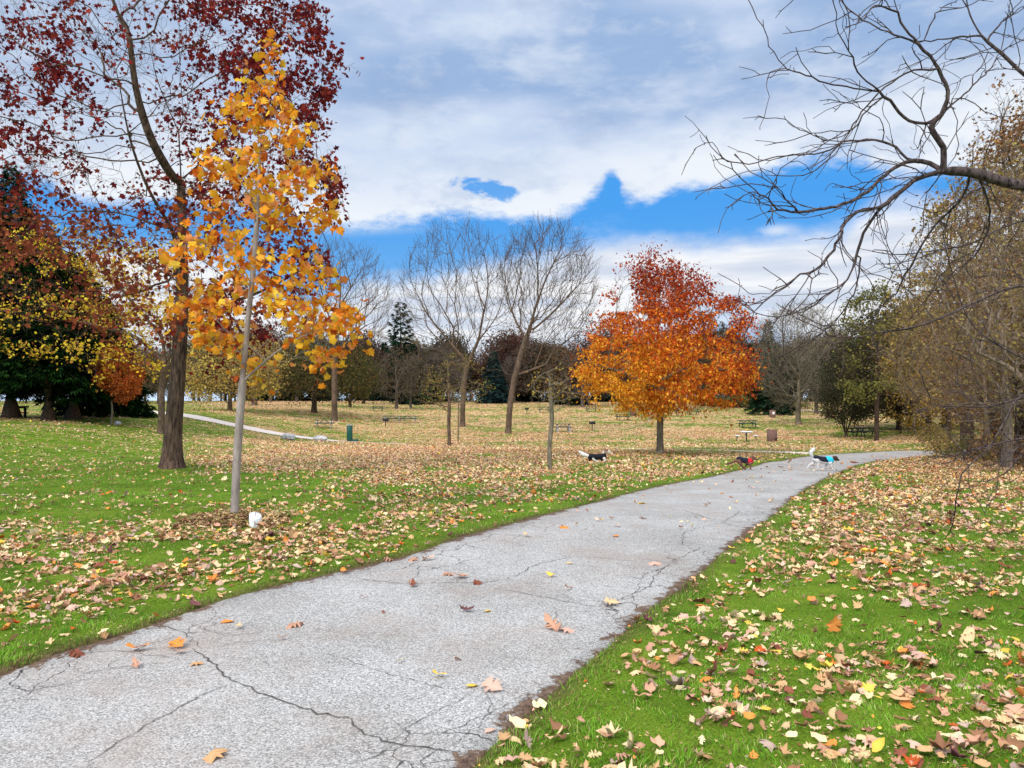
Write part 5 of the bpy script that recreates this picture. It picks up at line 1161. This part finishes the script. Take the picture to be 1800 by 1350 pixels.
for k, (px, py, ci, kd, s_) in enumerate(PL):
    g = ground(px, py); a = r.uniform(0, 6.28); ti = [i for i, q in enumerate(TK[:9]) if q == kd][k % 2]; tl = r.uniform(.05, .3); nr = unit(np.array([cos(a * 2) * tl, sin(a * 2) * tl, 1])); ax = np.array([cos(a), sin(a), 0]); ax = unit(ax - (ax @ nr) * nr)
    dz = 'nearest the viewer' if py > 1130 else 'in the foreground' if py > 1040 else 'halfway along' if py > 900 else 'by the dogs'
    le, ri = np.interp(py, [790, 846, 946, 1025, 1148, 1350], [1640, 1200, 800, 500, 100, -600]), np.interp(py, [800, 857, 925, 1075, 1188, 1350], [1620, 1420, 1330, 1130, 1000, 820]); q = (px - le) / (ri - le); wh = 'at left' if q < .3 else 'at right' if q > .7 else 'at centre'
    size = s_ * 1.0
    single_leaf(g + np.array([0, 0, .006 + size * .06]) - ax * size * .4, ax, nr, size, ti, ci, f'{LN[ci]} {KN[kd]} leaf on the asphalt path, {dz}, {wh}', 'fallen leaves lying on the path')
# the amber leaf standing upright in the right lawn and the yellow one at the bottom
g = ground(1464, 1116); single_leaf(g + np.array([0, 0, .03]), np.array([.1, -.1, 1]), np.array([.1, -1, .15]), .115, 0, 7, 'large amber leaf standing upright in the right hand lawn', gl)
g = ground(1532, 1338); single_leaf(g + np.array([0, 0, .04]), np.array([.6, .2, .5]), np.array([0, -.8, .6]), .085, 6, 8, 'bright yellow leaf standing at the bottom of the right hand lawn', gl)
# mulch ring round the young maple
gm = ground(411, 914); m_ = MB(); r = np.random.default_rng(8)
n = 5200; a = r.uniform(0, 6.283, n); q = np.sqrt(r.random(n)); rx_, ry_ = .66 * q * np.cos(a), .5 * q * np.sin(a); xx, yy = gm[0] + rx_ + .02, gm[1] + ry_; zz = terrain(xx, yy) + .05 * (1 - q ** 2) + .012
b_ = r.uniform(0, 6.283, n); tl = r.normal(0, .35, n); ax = np.c_[np.cos(b_), np.sin(b_), tl]; nr = unit(np.c_[r.normal(0, .5, (n, 2)), np.ones(n)])
V, F_, C_ = scatter([template('slim', .1, .3)], np.c_[xx, yy, zz], ax, nr, r.uniform(.03, .11, n), palette(r, n, [(172, 138, 100), (140, 108, 78), (196, 164, 120), (110, 84, 64), (150, 140, 84)], .2), r)
root = thing('mulch_ring', 'ring of loose brown mulch round the foot of the young maple', 'mulch', gm)
ra_ = np.linspace(0, 2 * pi, 40, endpoint=False); Vm = [gm + [0, 0, .055]]; 
for f_ in (.5, .85, 1.): Vm += [np.array([gm[0] + .02 + .66 * f_ * cos(t_) * (1 + .06 * sin(5 * t_)), gm[1] + .5 * f_ * sin(t_) * (1 + .06 * sin(4 * t_)), 0]) for t_ in ra_]
Vm = np.array(Vm); Vm[1:, 2] = terrain(Vm[1:, 0], Vm[1:, 1]) + np.repeat([.045, .02, -.01], 40)
Fm = [[0, 1 + i, 1 + (i + 1) % 40] for i in range(40)]; Fq = [[1 + k * 40 + i, 1 + (k + 1) * 40 + i, 1 + (k + 1) * 40 + (i + 1) % 40, 1 + k * 40 + (i + 1) % 40] for k in range(2) for i in range(40)]
put('mulch_bed', mesh_np('mulch_bed', Vm - gm, [np.array(Fm), np.array(Fq)], smooth_=True), noise_mat('mulch', lin(70, 52, 42), lin(126, 98, 72), 40, .95, .5), root)
put('wood_chips', mesh_np('wood_chips', V - gm, [F_], col=C_), M['litter'], root)
# ---------------------------------------------------------------- park furniture
M['green_paint'] = noise_mat('green_paint', lin(12, 62, 50), lin(26, 84, 68), 12, .5, .1)
M['table_green'] = noise_mat('table_green', lin(18, 58, 50), lin(38, 80, 70), 10, .6, .15, (1, 8, 1))
M['table_grey'] = noise_mat('table_grey', lin(150, 144, 138), lin(186, 178, 168), 10, .8, .15)
M['table_dark'] = noise_mat('table_dark', lin(40, 46, 44), lin(66, 72, 68), 10, .7, .15)
M['galv'] = noise_mat('galvanised_steel', lin(130, 134, 136), lin(168, 170, 172), 20, .5, .1)
M['wood_table'] = noise_mat('weathered_wood', lin(84, 66, 54), lin(128, 104, 84), 8, .85, .2, (1, 8, 1))
M['bin'] = noise_mat('brown_aggregate', lin(96, 70, 62), lin(140, 108, 96), 60, .95, .5)
M['paper'] = noise_mat('notice_white', lin(222, 224, 230), lin(240, 240, 242), 4, .7, 0)
M['post_wood'] = noise_mat('dark_timber', lin(34, 30, 26), lin(62, 54, 46), 8, .85, .2)
def plank_top(mb, L_, Wd, z, th, n, y0=0):
    w = Wd / n
    for i in range(n): mb.box((0, y0 - Wd / 2 + w * (i + .5), z), (L_, w * .9, th))
def picnic_table(label, base, rz=0, L_=1.85, kind='aframe', top='table_green', leg='table_green', sections=1):
    g = ground(*base); root = thing('picnic_table', label, 'picnic table', g, rz, 'picnic tables on the far lawn'); tot = L_ * sections
    m = MB(); plank_top(m, tot, .74, .74, .045, 5); m.build('tabletop', M[top], root)
    for s_ in (-1, 1):
        m = MB(); plank_top(m, tot, .28, .45, .045, 2, s_ * .72); m.build('bench', M[top], root)
    ends = np.linspace(-tot / 2 + .3, tot / 2 - .3, sections + 1)
    for e in ends:
        for s_ in (-1, 1):
            m = MB(); 
            if kind == 'aframe': m.bar((e, s_ * .28, .71), (e, s_ * .7, 0), .05, .09)
            else: m.box((e, s_ * .2, .36), (.12, .12, .7)); m.box((e, s_ * .72, .21), (.14, .16, .42))
            m.build('leg', M[leg], root)
        m = MB(); m.bar((e + .05, -.82, .41), (e + .05, .82, .41), .04, .08); m.bar((e + .05, -.34, .70), (e + .05, .34, .70), .04, .08); m.build('crossbar', M[leg], root)
    for e0, e1 in zip(ends[:-1], ends[1:]):
        m = MB(); mid = (e0 + e1) / 2; m.bar((e0 + .08, 0, .42), (mid - .1, 0, .7), .04, .06); m.bar((e1 - .08, 0, .42), (mid + .1, 0, .7), .04, .06); m.build('brace', M[leg], root)
    return root
picnic_table('green picnic table seen end on, left of the green drinking fountain', (570, 752), .12, 1.9, 'aframe', 'green_paint', 'galv')
picnic_table('extra long double picnic table with a grill in front of its left end', (703, 743), .0, 1.95, sections=2, leg='galv')
picnic_table('small picnic table far back above the long double one', (664, 723), .3)
picnic_table('green picnic table behind the knobbly sapling', (956, 725), .1)
picnic_table('grey picnic table with brown benches right of the knobbly sapling', (990, 759), .05, 1.7, 'post', 'wood_table', 'table_grey')
picnic_table('green picnic table far back between the bare tree and the orange oak', (1039, 724), 0.)
picnic_table('green picnic table under the left side of the orange oak', (1094, 739), -.05)
picnic_table('dark picnic table behind the trunk of the orange oak', (1183, 727), .1, top='table_dark', leg='table_dark')
picnic_table('green picnic table right of the orange oak trunk', (1218, 729), 0)
picnic_table('green picnic table behind the square pedestal table', (1314, 752), 0, 1.9)
picnic_table('dark picnic table in the shade of the wood, left one of two', (1503, 768), .1, 1.6, top='table_dark', leg='table_dark')
picnic_table('dark picnic table in the shade beside the mossy trunk, right one of two', (1524, 767), -.1, 1.9, top='table_dark', leg='table_dark')
g = ground(1312, 776); root = thing('pedestal_table', 'square white topped pedestal table with single seats on either side', 'picnic table', g, .05, 'picnic tables on the far lawn')
MB().box((0, 0, .74), (.72, .72, .06)).build('tabletop', M['paper'], root); m = MB(); m.tube([(0, 0, 0), (0, 0, .7)], .05, 10); m.box((0, 0, .02), (.4, .4, .03)); m.bar((-.35, 0, .68), (.35, 0, .68), .05, .05); m.build('pedestal', M['table_green'], root)
for s_ in (-1, 1):
    m = MB(); m.box((s_ * .68, 0, .45), (.32, .32, .05)); o_ = m.build('seat', M['paper'], root); m = MB(); m.tube([(s_ * .64, 0, .43), (s_ * .74, 0, .22), (s_ * .8, 0, 0)], .025, 7); m.tube([(s_ * .7, 0, .42), (s_ * .82, 0, .3)], .02, 6); m.build('seat_leg', M['table_green'], root)
def grill(label, base, rz=0):
    g = ground(*base); root = thing('charcoal_grill', label, 'grill', g, rz, 'park grills on posts')
    MB().tube([(0, 0, -.1), (0, 0, .62)], .04, 10).build('post', M['iron'], root)
    m = MB(); m.box((0, 0, .64), (.56, .42, .03)); m.box((0, .2, .76), (.56, .02, .24)); m.box((-.27, 0, .76), (.02, .42, .24)); m.box((.27, 0, .76), (.02, .42, .24)); m.box((0, -.2, .72), (.56, .02, .14)); m.build('firebox', M['iron'], root)
    m = MB()
    for k in range(8): m.bar((-.25 + k * .07, -.19, .84), (-.25 + k * .07, .19, .84), .012, .012)
    m.bar((.1, -.2, .84), (.1, -.34, .84), .02, .02); m.build('grate', M['galv'], root)
grill('black grill standing before the left end of the long double table', (678, 751)); grill('small black grill far off between the two tall bare trunks', (926, 728)); grill('black grill alone on the leaf strewn lawn', (1041, 757)); grill('black grill beside the dark table under the oak', (1189, 731))
def bin_(label, base, w, h, d_=None, notice=False, rz=0.):
    g = ground(*base); root = thing('litter_bin', label, 'bin', g, rz, 'brown concrete bins'); d_ = d_ or w
    MB().box((0, 0, h / 2), (w, d_, h), bev=.03).build('bin_body', M['bin'], root); MB().box((0, 0, h + .02), (w * .94, d_ * .94, .05), bev=.02).build('lid', M['bin'], root)
    if notice: MB().box((.02, -d_ / 2 - .012, h * .62), (w * .45, .02, h * .34)).build('notice', M['paper'], root)
    else: MB().box((w * .26, -d_ / 2 - .008, h * .2), (w * .26, .015, h * .2)).build('hatch', M['iron'], root)
bin_('large square brown bin right of the pedestal table', (1357, 776), .56, .86, rz=.3); bin_('brown bin with a white notice on its front, below the distant spruce', (1358, 734), .62, .9, notice=True); bin_('brown bin far off under the left edge of the orange oak', (1113, 731), .8, 1.05)
# drinking fountain: tall green post with a low step to its right
g = ground(617, 776); root = thing('drinking_fountain', 'dark green drinking fountain post with a low basin at its right foot', 'fountain', g)
MB().box((-.1, 0, .6), (.38, .38, 1.22), bev=.03).build('column', M['green_paint'], root); MB().box((-.1, 0, 1.235), (.42, .42, .05), bev=.02).build('cap', M['galv'], root); MB().box((.32, 0, .08), (.46, .4, .17), bev=.02).build('low_basin', M['green_paint'], root); MB().tube([(-.1, -.1, 1.25), (-.1, -.1, 1.31), (-.04, -.12, 1.33)], .012, 6).build('spout', M['galv'], root)
def rock(label, base, size, seed):
    import bmesh
    g = ground(*base); bm = bmesh.new(); bmesh.ops.create_icosphere(bm, subdivisions=4, radius=1); r = np.random.default_rng(seed); D_ = unit(r.normal(0, 1, (16, 3))); off = r.uniform(.62, .92, 16)
    for v in bm.verts:
        p = np.array(v.co)
        for d_, o_ in zip(D_, off):
            e = p @ d_ - o_
            if e > 0: p = p - d_ * e * .9
        p += .03 * np.sin(p[[1, 2, 0]] * 9 + seed) + r.normal(0, .006, 3); v.co = (p * np.array(size) / 2).tolist()
    me = bpy.data.meshes.new('boulder'); bm.to_mesh(me); bm.free(); o = put('boulder', me, M['rock']); o.location = (g + [0, 0, size[2] * .36]).tolist(); tag(o, label, 'boulder', 'pale boulders by the footpath')
M['rock'] = noise_mat('pale_rock', lin(130, 126, 124), lin(214, 210, 206), 3.2, .9, .8, dist=.06)
rock('larger pale boulder, left one of the two beside the gravel footpath', (506, 773), (1.35, .8, .66), 3); rock('smaller flat topped pale boulder between the larger one and the green fountain', (562, 776), (1.15, .7, .52), 5)
g = ground(208, 748); 
rock('small pale stone at the foot of the small orange tree', (207, 747), (.5, .35, .32), 8)
# white pipe marker beside the young maple: a cut off pipe with a slanted closed top
g = ground(449, 926); m = MB(); k = 28; a = np.arange(k) * 2 * pi / k; rr = .072
V = [(rr * cos(t_), rr * sin(t_), -.04) for t_ in a] + [(rr * cos(t_), rr * sin(t_), .135 + .030 * sin(t_) - .012 * cos(t_)) for t_ in a] + [(rr * .95 * cos(t_), rr * .95 * sin(t_), .139 + .030 * .95 * sin(t_) - .0114 * cos(t_)) for t_ in a]
m.add(V, quads=[(j * k + i, j * k + (i + 1) % k, (j + 1) * k + (i + 1) % k, (j + 1) * k + i) for j in range(2) for i in range(k)], polys=[list(range(2 * k, 3 * k))])
root = thing('pipe_marker', 'short white capped pipe standing in the mulch by the young maple', 'pipe', g, .3); m.build('pipe', noise_mat('white_pipe', lin(196, 196, 192), lin(232, 232, 228), 7, .6, .05), root)
m = MB(); m.add([(-.002, -.066, .1375 - .03 * .92), (.002, -.066, .1375 - .03 * .92), (.002, .066, .1425 + .03 * .92), (-.002, .066, .1425 + .03 * .92)], quads=[(0, 1, 2, 3)]); m.build('cap_seam', M['iron'], root)
m = MB()
for dx in (-.02, -.006, .014): m.tube([(dx, -.0725, .0), (dx + .012, -.074, .05), (dx + .004, -.0735, .085)], .0016, 4)
m.build('scratch', M['iron'], root)
# timber frame behind the left spruce, lamp posts and rail by the lake
g = ground(33, 735); root = thing('bench_frame', 'dark wooden bench end on between two spruce trunks', 'bench', g, 1.2)
for s_ in (-1, 1): MB().box((s_ * .45, 0, .38), (.12, .14, .8)).build('leg', M['post_wood'], root)
MB().box((0, 0, .36), (1.1, .45, .06)).build('seat', M['post_wood'], root); MB().box((0, .15, .74), (1.2, .06, .16)).build('backrest', M['post_wood'], root)
for (px, py, h, lab) in ((340.5, 706, 4.2, 'thin dark lamp post nearer the footpath'), (348.5, 702, 4.2, 'thin dark lamp post by the lake rail')):
    g = ground(px, py); root = thing('lamp_post', lab, 'lamp post', g); MB().tube([(0, 0, -.1), (0, 0, h)], [.07, .05], 8).build('pole', M['iron'], root); MB().tube([(0, 0, h), (0, 0, h + .1), (0, 0, h + .3), (0, 0, h + .36)], [.1, .2, .22, .05], 10).build('lamp_head', M['galv'], root)
x0, x1, dr_ = (332 - CX) / F * 172, (392 - CX) / F * 172, 172; g = np.array([x0, dr_, float(terrain(x0, dr_))]); root = thing('railing', 'low pale railing beside the lake at far left', 'railing', g)
for k in range(6):
    MB().box(((x1 - x0) * k / 5, 0, .5), (.08, .08, 1.05)).build('post', M['galv'], root)
for z in (.45, .75, 1.0): MB().box(((x1 - x0) / 2, -.05, z), (x1 - x0, .04, .07)).build('rail', M['galv'], root)
g = ground(1142, 739); root = thing('marker_post', 'short grey post under the orange oak foliage', 'post', g); MB().box((0, 0, .5), (.22, .22, 1.0), bev=.03).build('post', M['table_grey'], root)
# ---------------------------------------------------------------- dogs and people
def body(name, caps, mat, parent, vox=.012, sm=6):
    m = MB()
    for (p0, p1, r0, r1) in caps: m.capsule(p0, p1, r0, r1, 10)
    o = m.build(name, mat, parent, True); md = o.modifiers.new('join', 'REMESH'); md.mode = 'VOXEL'; md.voxel_size = vox; md.use_smooth_shade = True
    s_ = o.modifiers.new('soft', 'SMOOTH'); s_.factor = .6; s_.iterations = sm; return o
def fur(name, c1, c2, zones=()):
    """coat colour by region of the body: zones = (centre, radius, colour)"""
    m, nt, p = newmat(name, .95, .1); L = nt.links.new; tc = N(nt, 'ShaderNodeTexCoord'); no = N(nt, 'ShaderNodeTexNoise', i_Scale=28, i_Detail=5); L(tc.outputs['Object'], no.inputs['Vector'])
    r = ramp(nt, [(.35, c1), (.65, c2)]); L(no.outputs['Fac'], r.inputs[0]); col = r.outputs[0]
    for (c, rad, cc2) in zones:
        vm = N(nt, 'ShaderNodeVectorMath', operation='DISTANCE'); L(tc.outputs['Object'], vm.inputs[0]); vm.inputs[1].default_value = c
        mr = N(nt, 'ShaderNodeMapRange'); L(vm.outputs['Value'], mr.inputs[0]); mr.inputs[1].default_value = rad * 1.1; mr.inputs[2].default_value = rad * .9
        mx = N(nt, 'ShaderNodeMix', data_type='RGBA'); L(mr.outputs[0], mx.inputs[0]); L(col, mx.inputs[6]); mx.inputs[7].default_value = (*[float(v) for v in cc2], 1); col = mx.outputs[2]
    L(col, p.inputs['Base Color']); b = N(nt, 'ShaderNodeBump', i_Strength=.9, i_Distance=.02); L(no.outputs['Fac'], b.inputs['Height']); L(b.outputs[0], p.inputs['Normal']); return m
def dog(label, base, ox, oz, S, tr, legs, tail, head, coat, m_body, m_coats, ear):
    g = ground(*base); root = thing('dog', label, 'dog', g, 0); q = lambda p, y=0.: ((p[0] - ox) * S, (p[2] if len(p) > 2 else y) , (oz - p[1]) * S)
    caps = []
    for a, b, ra, rb_ in tr: caps.append((q(a), q(b), ra * S, rb_ * S))
    for side, pts, rs in legs:
        for i in range(len(pts) - 1): caps.append((q(pts[i], side), q(pts[i + 1], side * .9), rs[i] * S, rs[i + 1] * S))
        e = pts[-1]; caps.append((q(e, side * .9), q((e[0] + 5, e[1] - 1), side * .9), rs[-1] * S * 1.1, rs[-1] * S * .9))
    for i in range(len(tail[0]) - 1): caps.append((q(tail[0][i]), q(tail[0][i + 1]), tail[1][i] * S, tail[1][i + 1] * S))
    for a, b, ra, rb_ in head: caps.append((q(a), q(b), ra * S, rb_ * S))
    body('body', caps, m_body, root, .011, 3)
    for s_ in (-1, 1):
        a, b, r1_, r2_ = ear; m = MB(); m.capsule(q((a[0], a[1], s_ * .045)), q((b[0], b[1], s_ * .06)), r1_ * S, r2_ * S, 8); m.build('ear', m_coats[-1], root, True)
        hx, hy = head[0][1]; m = MB(); m.capsule(q((hx + 2, hy - 4, s_ * .032)), q((hx + 2.5, hy - 4, s_ * .034)), .008, .008, 8); m.build('eye', M['iron'], root, True)
    nx_, ny_ = head[-1][1]; MB().capsule(q((nx_ + head[-1][3] * .8, ny_ - 2)), q((nx_ + head[-1][3], ny_ - 2)), .014, .012, 8).build('nose', M['iron'], root, True)
    for k, (nm_, pcs, mt_) in enumerate(coat):
        m = MB()
        cc = []
        for a, b, ra, rb_ in pcs: cc.append((q(a), q(b), ra * S, rb_ * S))
        body(nm_, cc, mt_, root, .012, 3)
    return root
cl = lambda n, c: noise_mat(n, lin(*c) * .8, lin(*c) * 1.1, 20, .85, .2)
navy, cyan, red, black = cl('navy_cloth', (26, 28, 42)), cl('cyan_cloth', (40, 190, 216)), cl('red_cloth', (206, 34, 44)), cl('black_cloth', (16, 17, 22))
S = ground(1450, 827)[1] / F / 4.5
dark_ear = cl('dark_brown_fur', (58, 42, 34))
white_dog = fur('white_fur', lin(186, 178, 172), lin(228, 222, 216), [(((940 - 840) * S, 0, (840 - 748) * S), 36 * S, lin(62, 46, 38))])
dog('white dog with plumed tail in navy and bright blue coat trotting along the path', (1447, 827), 840, 842, S,
    [((775, 752), (830, 765), 24, 24), ((830, 765), (885, 768), 24, 28), ((885, 760), (925, 748), 19, 15)],
    [(.06, [(778, 760), (765, 788), (738, 798), (720, 822)], [17, 10, 6, 5]), (-.06, [(785, 762), (797, 790), (790, 812), (803, 838)], [17, 10, 6, 5]), (.07, [(885, 780), (868, 808), (856, 826), (834, 838)], [14, 8, 5.5, 5]), (-.07, [(890, 780), (897, 808), (905, 826), (920, 841)], [14, 8, 5.5, 5])],
    ([(762, 738), (744, 715), (745, 695), (762, 676), (772, 664)], [8, 13, 17, 15, 7]), [((920, 745), (938, 744), 18, 18), ((944, 750), (960, 760), 12, 8)],
    [('coat', [((778, 745), (830, 757), 25, 27), ((830, 757), (872, 762), 27, 29)], navy), ('coat_chest_panel', [((874, 758), (892, 762), 31, 31)], cyan)], white_dog, [dark_ear], ((930, 738), (934, 760), 7, 7))
brown = fur('brown_curly_fur', lin(84, 56, 44), lin(138, 98, 80))
S2 = ground(1305, 826)[1] / F / 4.5
dog('curly brown dog in a navy and red coat running with legs gathered under it', (1309, 826), 210, 838, S2,
    [((165, 758), (205, 768), 22, 20), ((205, 768), (248, 772), 20, 23), ((248, 766), (270, 750), 16, 14)],
    [(.05, [(168, 768), (186, 795), (192, 812), (216, 833)], [19, 11, 6, 6]), (-.05, [(160, 770), (178, 800), (200, 812), (206, 832)], [17, 10, 6, 5]), (.06, [(248, 786), (232, 798), (222, 808), (214, 820)], [12, 8, 6, 5]), (-.06, [(256, 784), (240, 797), (250, 812), (250, 830)], [12, 8, 6, 6])],
    ([(150, 762), (120, 774), (90, 784), (60, 798)], [13, 10, 9, 5]), [((268, 745), (282, 745), 17, 16), ((286, 750), (302, 756), 10, 8)],
    [('coat', [((166, 754), (205, 764), 24, 23), ((205, 764), (228, 766), 23, 24)], navy), ('coat_chest_panel', [((238, 768), (256, 768), 25, 24)], red)], brown, [cl('brown_ear_fur', (98, 66, 52))], ((272, 735), (270, 758), 8, 8))
S3 = ground(1048, 814)[1] / F / 4.5
cream = fur('cream_fur', lin(206, 196, 182), lin(236, 230, 222), [(((487 - 420) * S3, 0, (783 - 684) * S3), 23 * S3, lin(120, 82, 62))])
dog('white dog with brown patched head in a full black coat crossing the lawn', (1050, 814), 420, 783, S3,
    [((370, 735), (420, 735), 20, 20), ((420, 735), (465, 728), 20, 22), ((465, 722), (480, 700), 17, 14)],
    [(.05, [(375, 745), (365, 762), (366, 772), (362, 780)], [17, 11, 9, 8]), (-.05, [(385, 745), (398, 762), (415, 768), (432, 778)], [14, 9, 7, 6]), (.06, [(462, 745), (452, 765), (450, 775), (440, 780)], [14, 9, 7, 6]), (-.06, [(470, 742), (480, 757), (474, 764), (482, 774)], [13, 9, 7, 6])],
    ([(352, 728), (330, 722), (305, 712), (282, 694)], [12, 16, 17, 10]), [((484, 690), (498, 690), 22, 19), ((502, 695), (520, 697), 11, 9)],
    [('coat', [((368, 735), (420, 735), 25, 24), ((420, 735), (466, 730), 24, 25), ((372, 742), (362, 768), 18, 12), ((385, 745), (398, 760), 15, 10), ((464, 745), (454, 760), 15, 10), ((466, 722), (474, 712), 19, 17)], black)], cream, [cl('tan_ear_fur', (120, 84, 64))], ((480, 684), (478, 704), 8, 8))
# three walkers on the ridge path
skin = noise_mat('skin', lin(190, 140, 116), lin(206, 158, 132), 10, .6, 0)
def person(label, px, d, cloth, legs_, facing, stride, hat=None, run=False):
    g = ridge(px, d) + [0, 0, .05]; root = thing('person', label, 'person', g, 0 if facing > 0 else pi); s = stride; caps = []
    hip = .92; caps += [((0, 0, hip), (0, 0, 1.15), .15, .14), ((0, 0, 1.15), (.03, 0, 1.42), .15, .17), ((.03, 0, 1.42), (.04, 0, 1.52), .07, .06), ((.05, 0, 1.6), (.06, 0, 1.67), .095, .10)]
    L1 = [((0, .09, hip), (.22 * s, .09, .5), .09, .065), ((.22 * s, .09, .5), (.30 * s, .09, .08), .06, .04), ((.30 * s, .09, .05), (.30 * s + .16, .09, .04), .04, .03)]
    L2 = [((0, -.09, hip), (-.02 * s, -.09, .5), .09, .065), ((-.02 * s, -.09, .5), (-.34 * s, -.09, .13 + .25 * run), .06, .04), ((-.34 * s, -.09, .10 + .25 * run), (-.34 * s + .13, -.09, .03 + .25 * run), .04, .03)]
    A = [((.03, .2, 1.42), (-.14 * s, .22, 1.16), .055, .045), ((-.14 * s, .22, 1.16), (-.02 * s, .2, .96 + .15 * run), .045, .03), ((.03, -.2, 1.42), (.12 * s, -.22, 1.16), .055, .045), ((.12 * s, -.22, 1.16), (.28 * s, -.19, 1.04 + .15 * run), .045, .03)]
    body('body', caps + L1 + L2 + A, skin, root, .025, 2); G = lambda c, e: [(a, b, ra + e, rb_ + e) for a, b, ra, rb_ in c]
    body('jacket', G(caps[:2], .02) + G(A, .014), cloth, root, .025, 2); body('trousers', G([caps[0]], .015) + G(L1[:2] + L2[:2], .014), legs_, root, .025, 2)
    m = MB(); m.capsule((.03, 0, 1.66), (.02, 0, 1.70), .11, .10, 10); m.build('hair' if hat is None else 'cap', hat or cl('dark_hair', (40, 30, 26)), root, True)
person('walker in dark clothes striding left, left one of the pair on the ridge path', 670, 168, black, black, -1, 1.1); person('walker in dark clothes striding left, right one of the pair on the ridge path', 679, 168.6, navy, black, -1, 1.2)
person('jogger in a red top running before the bright gap in the trees', 830.5, 168.4, red, black, 1, 1.0, hat=cl('red_cap', (196, 50, 50)), run=True)
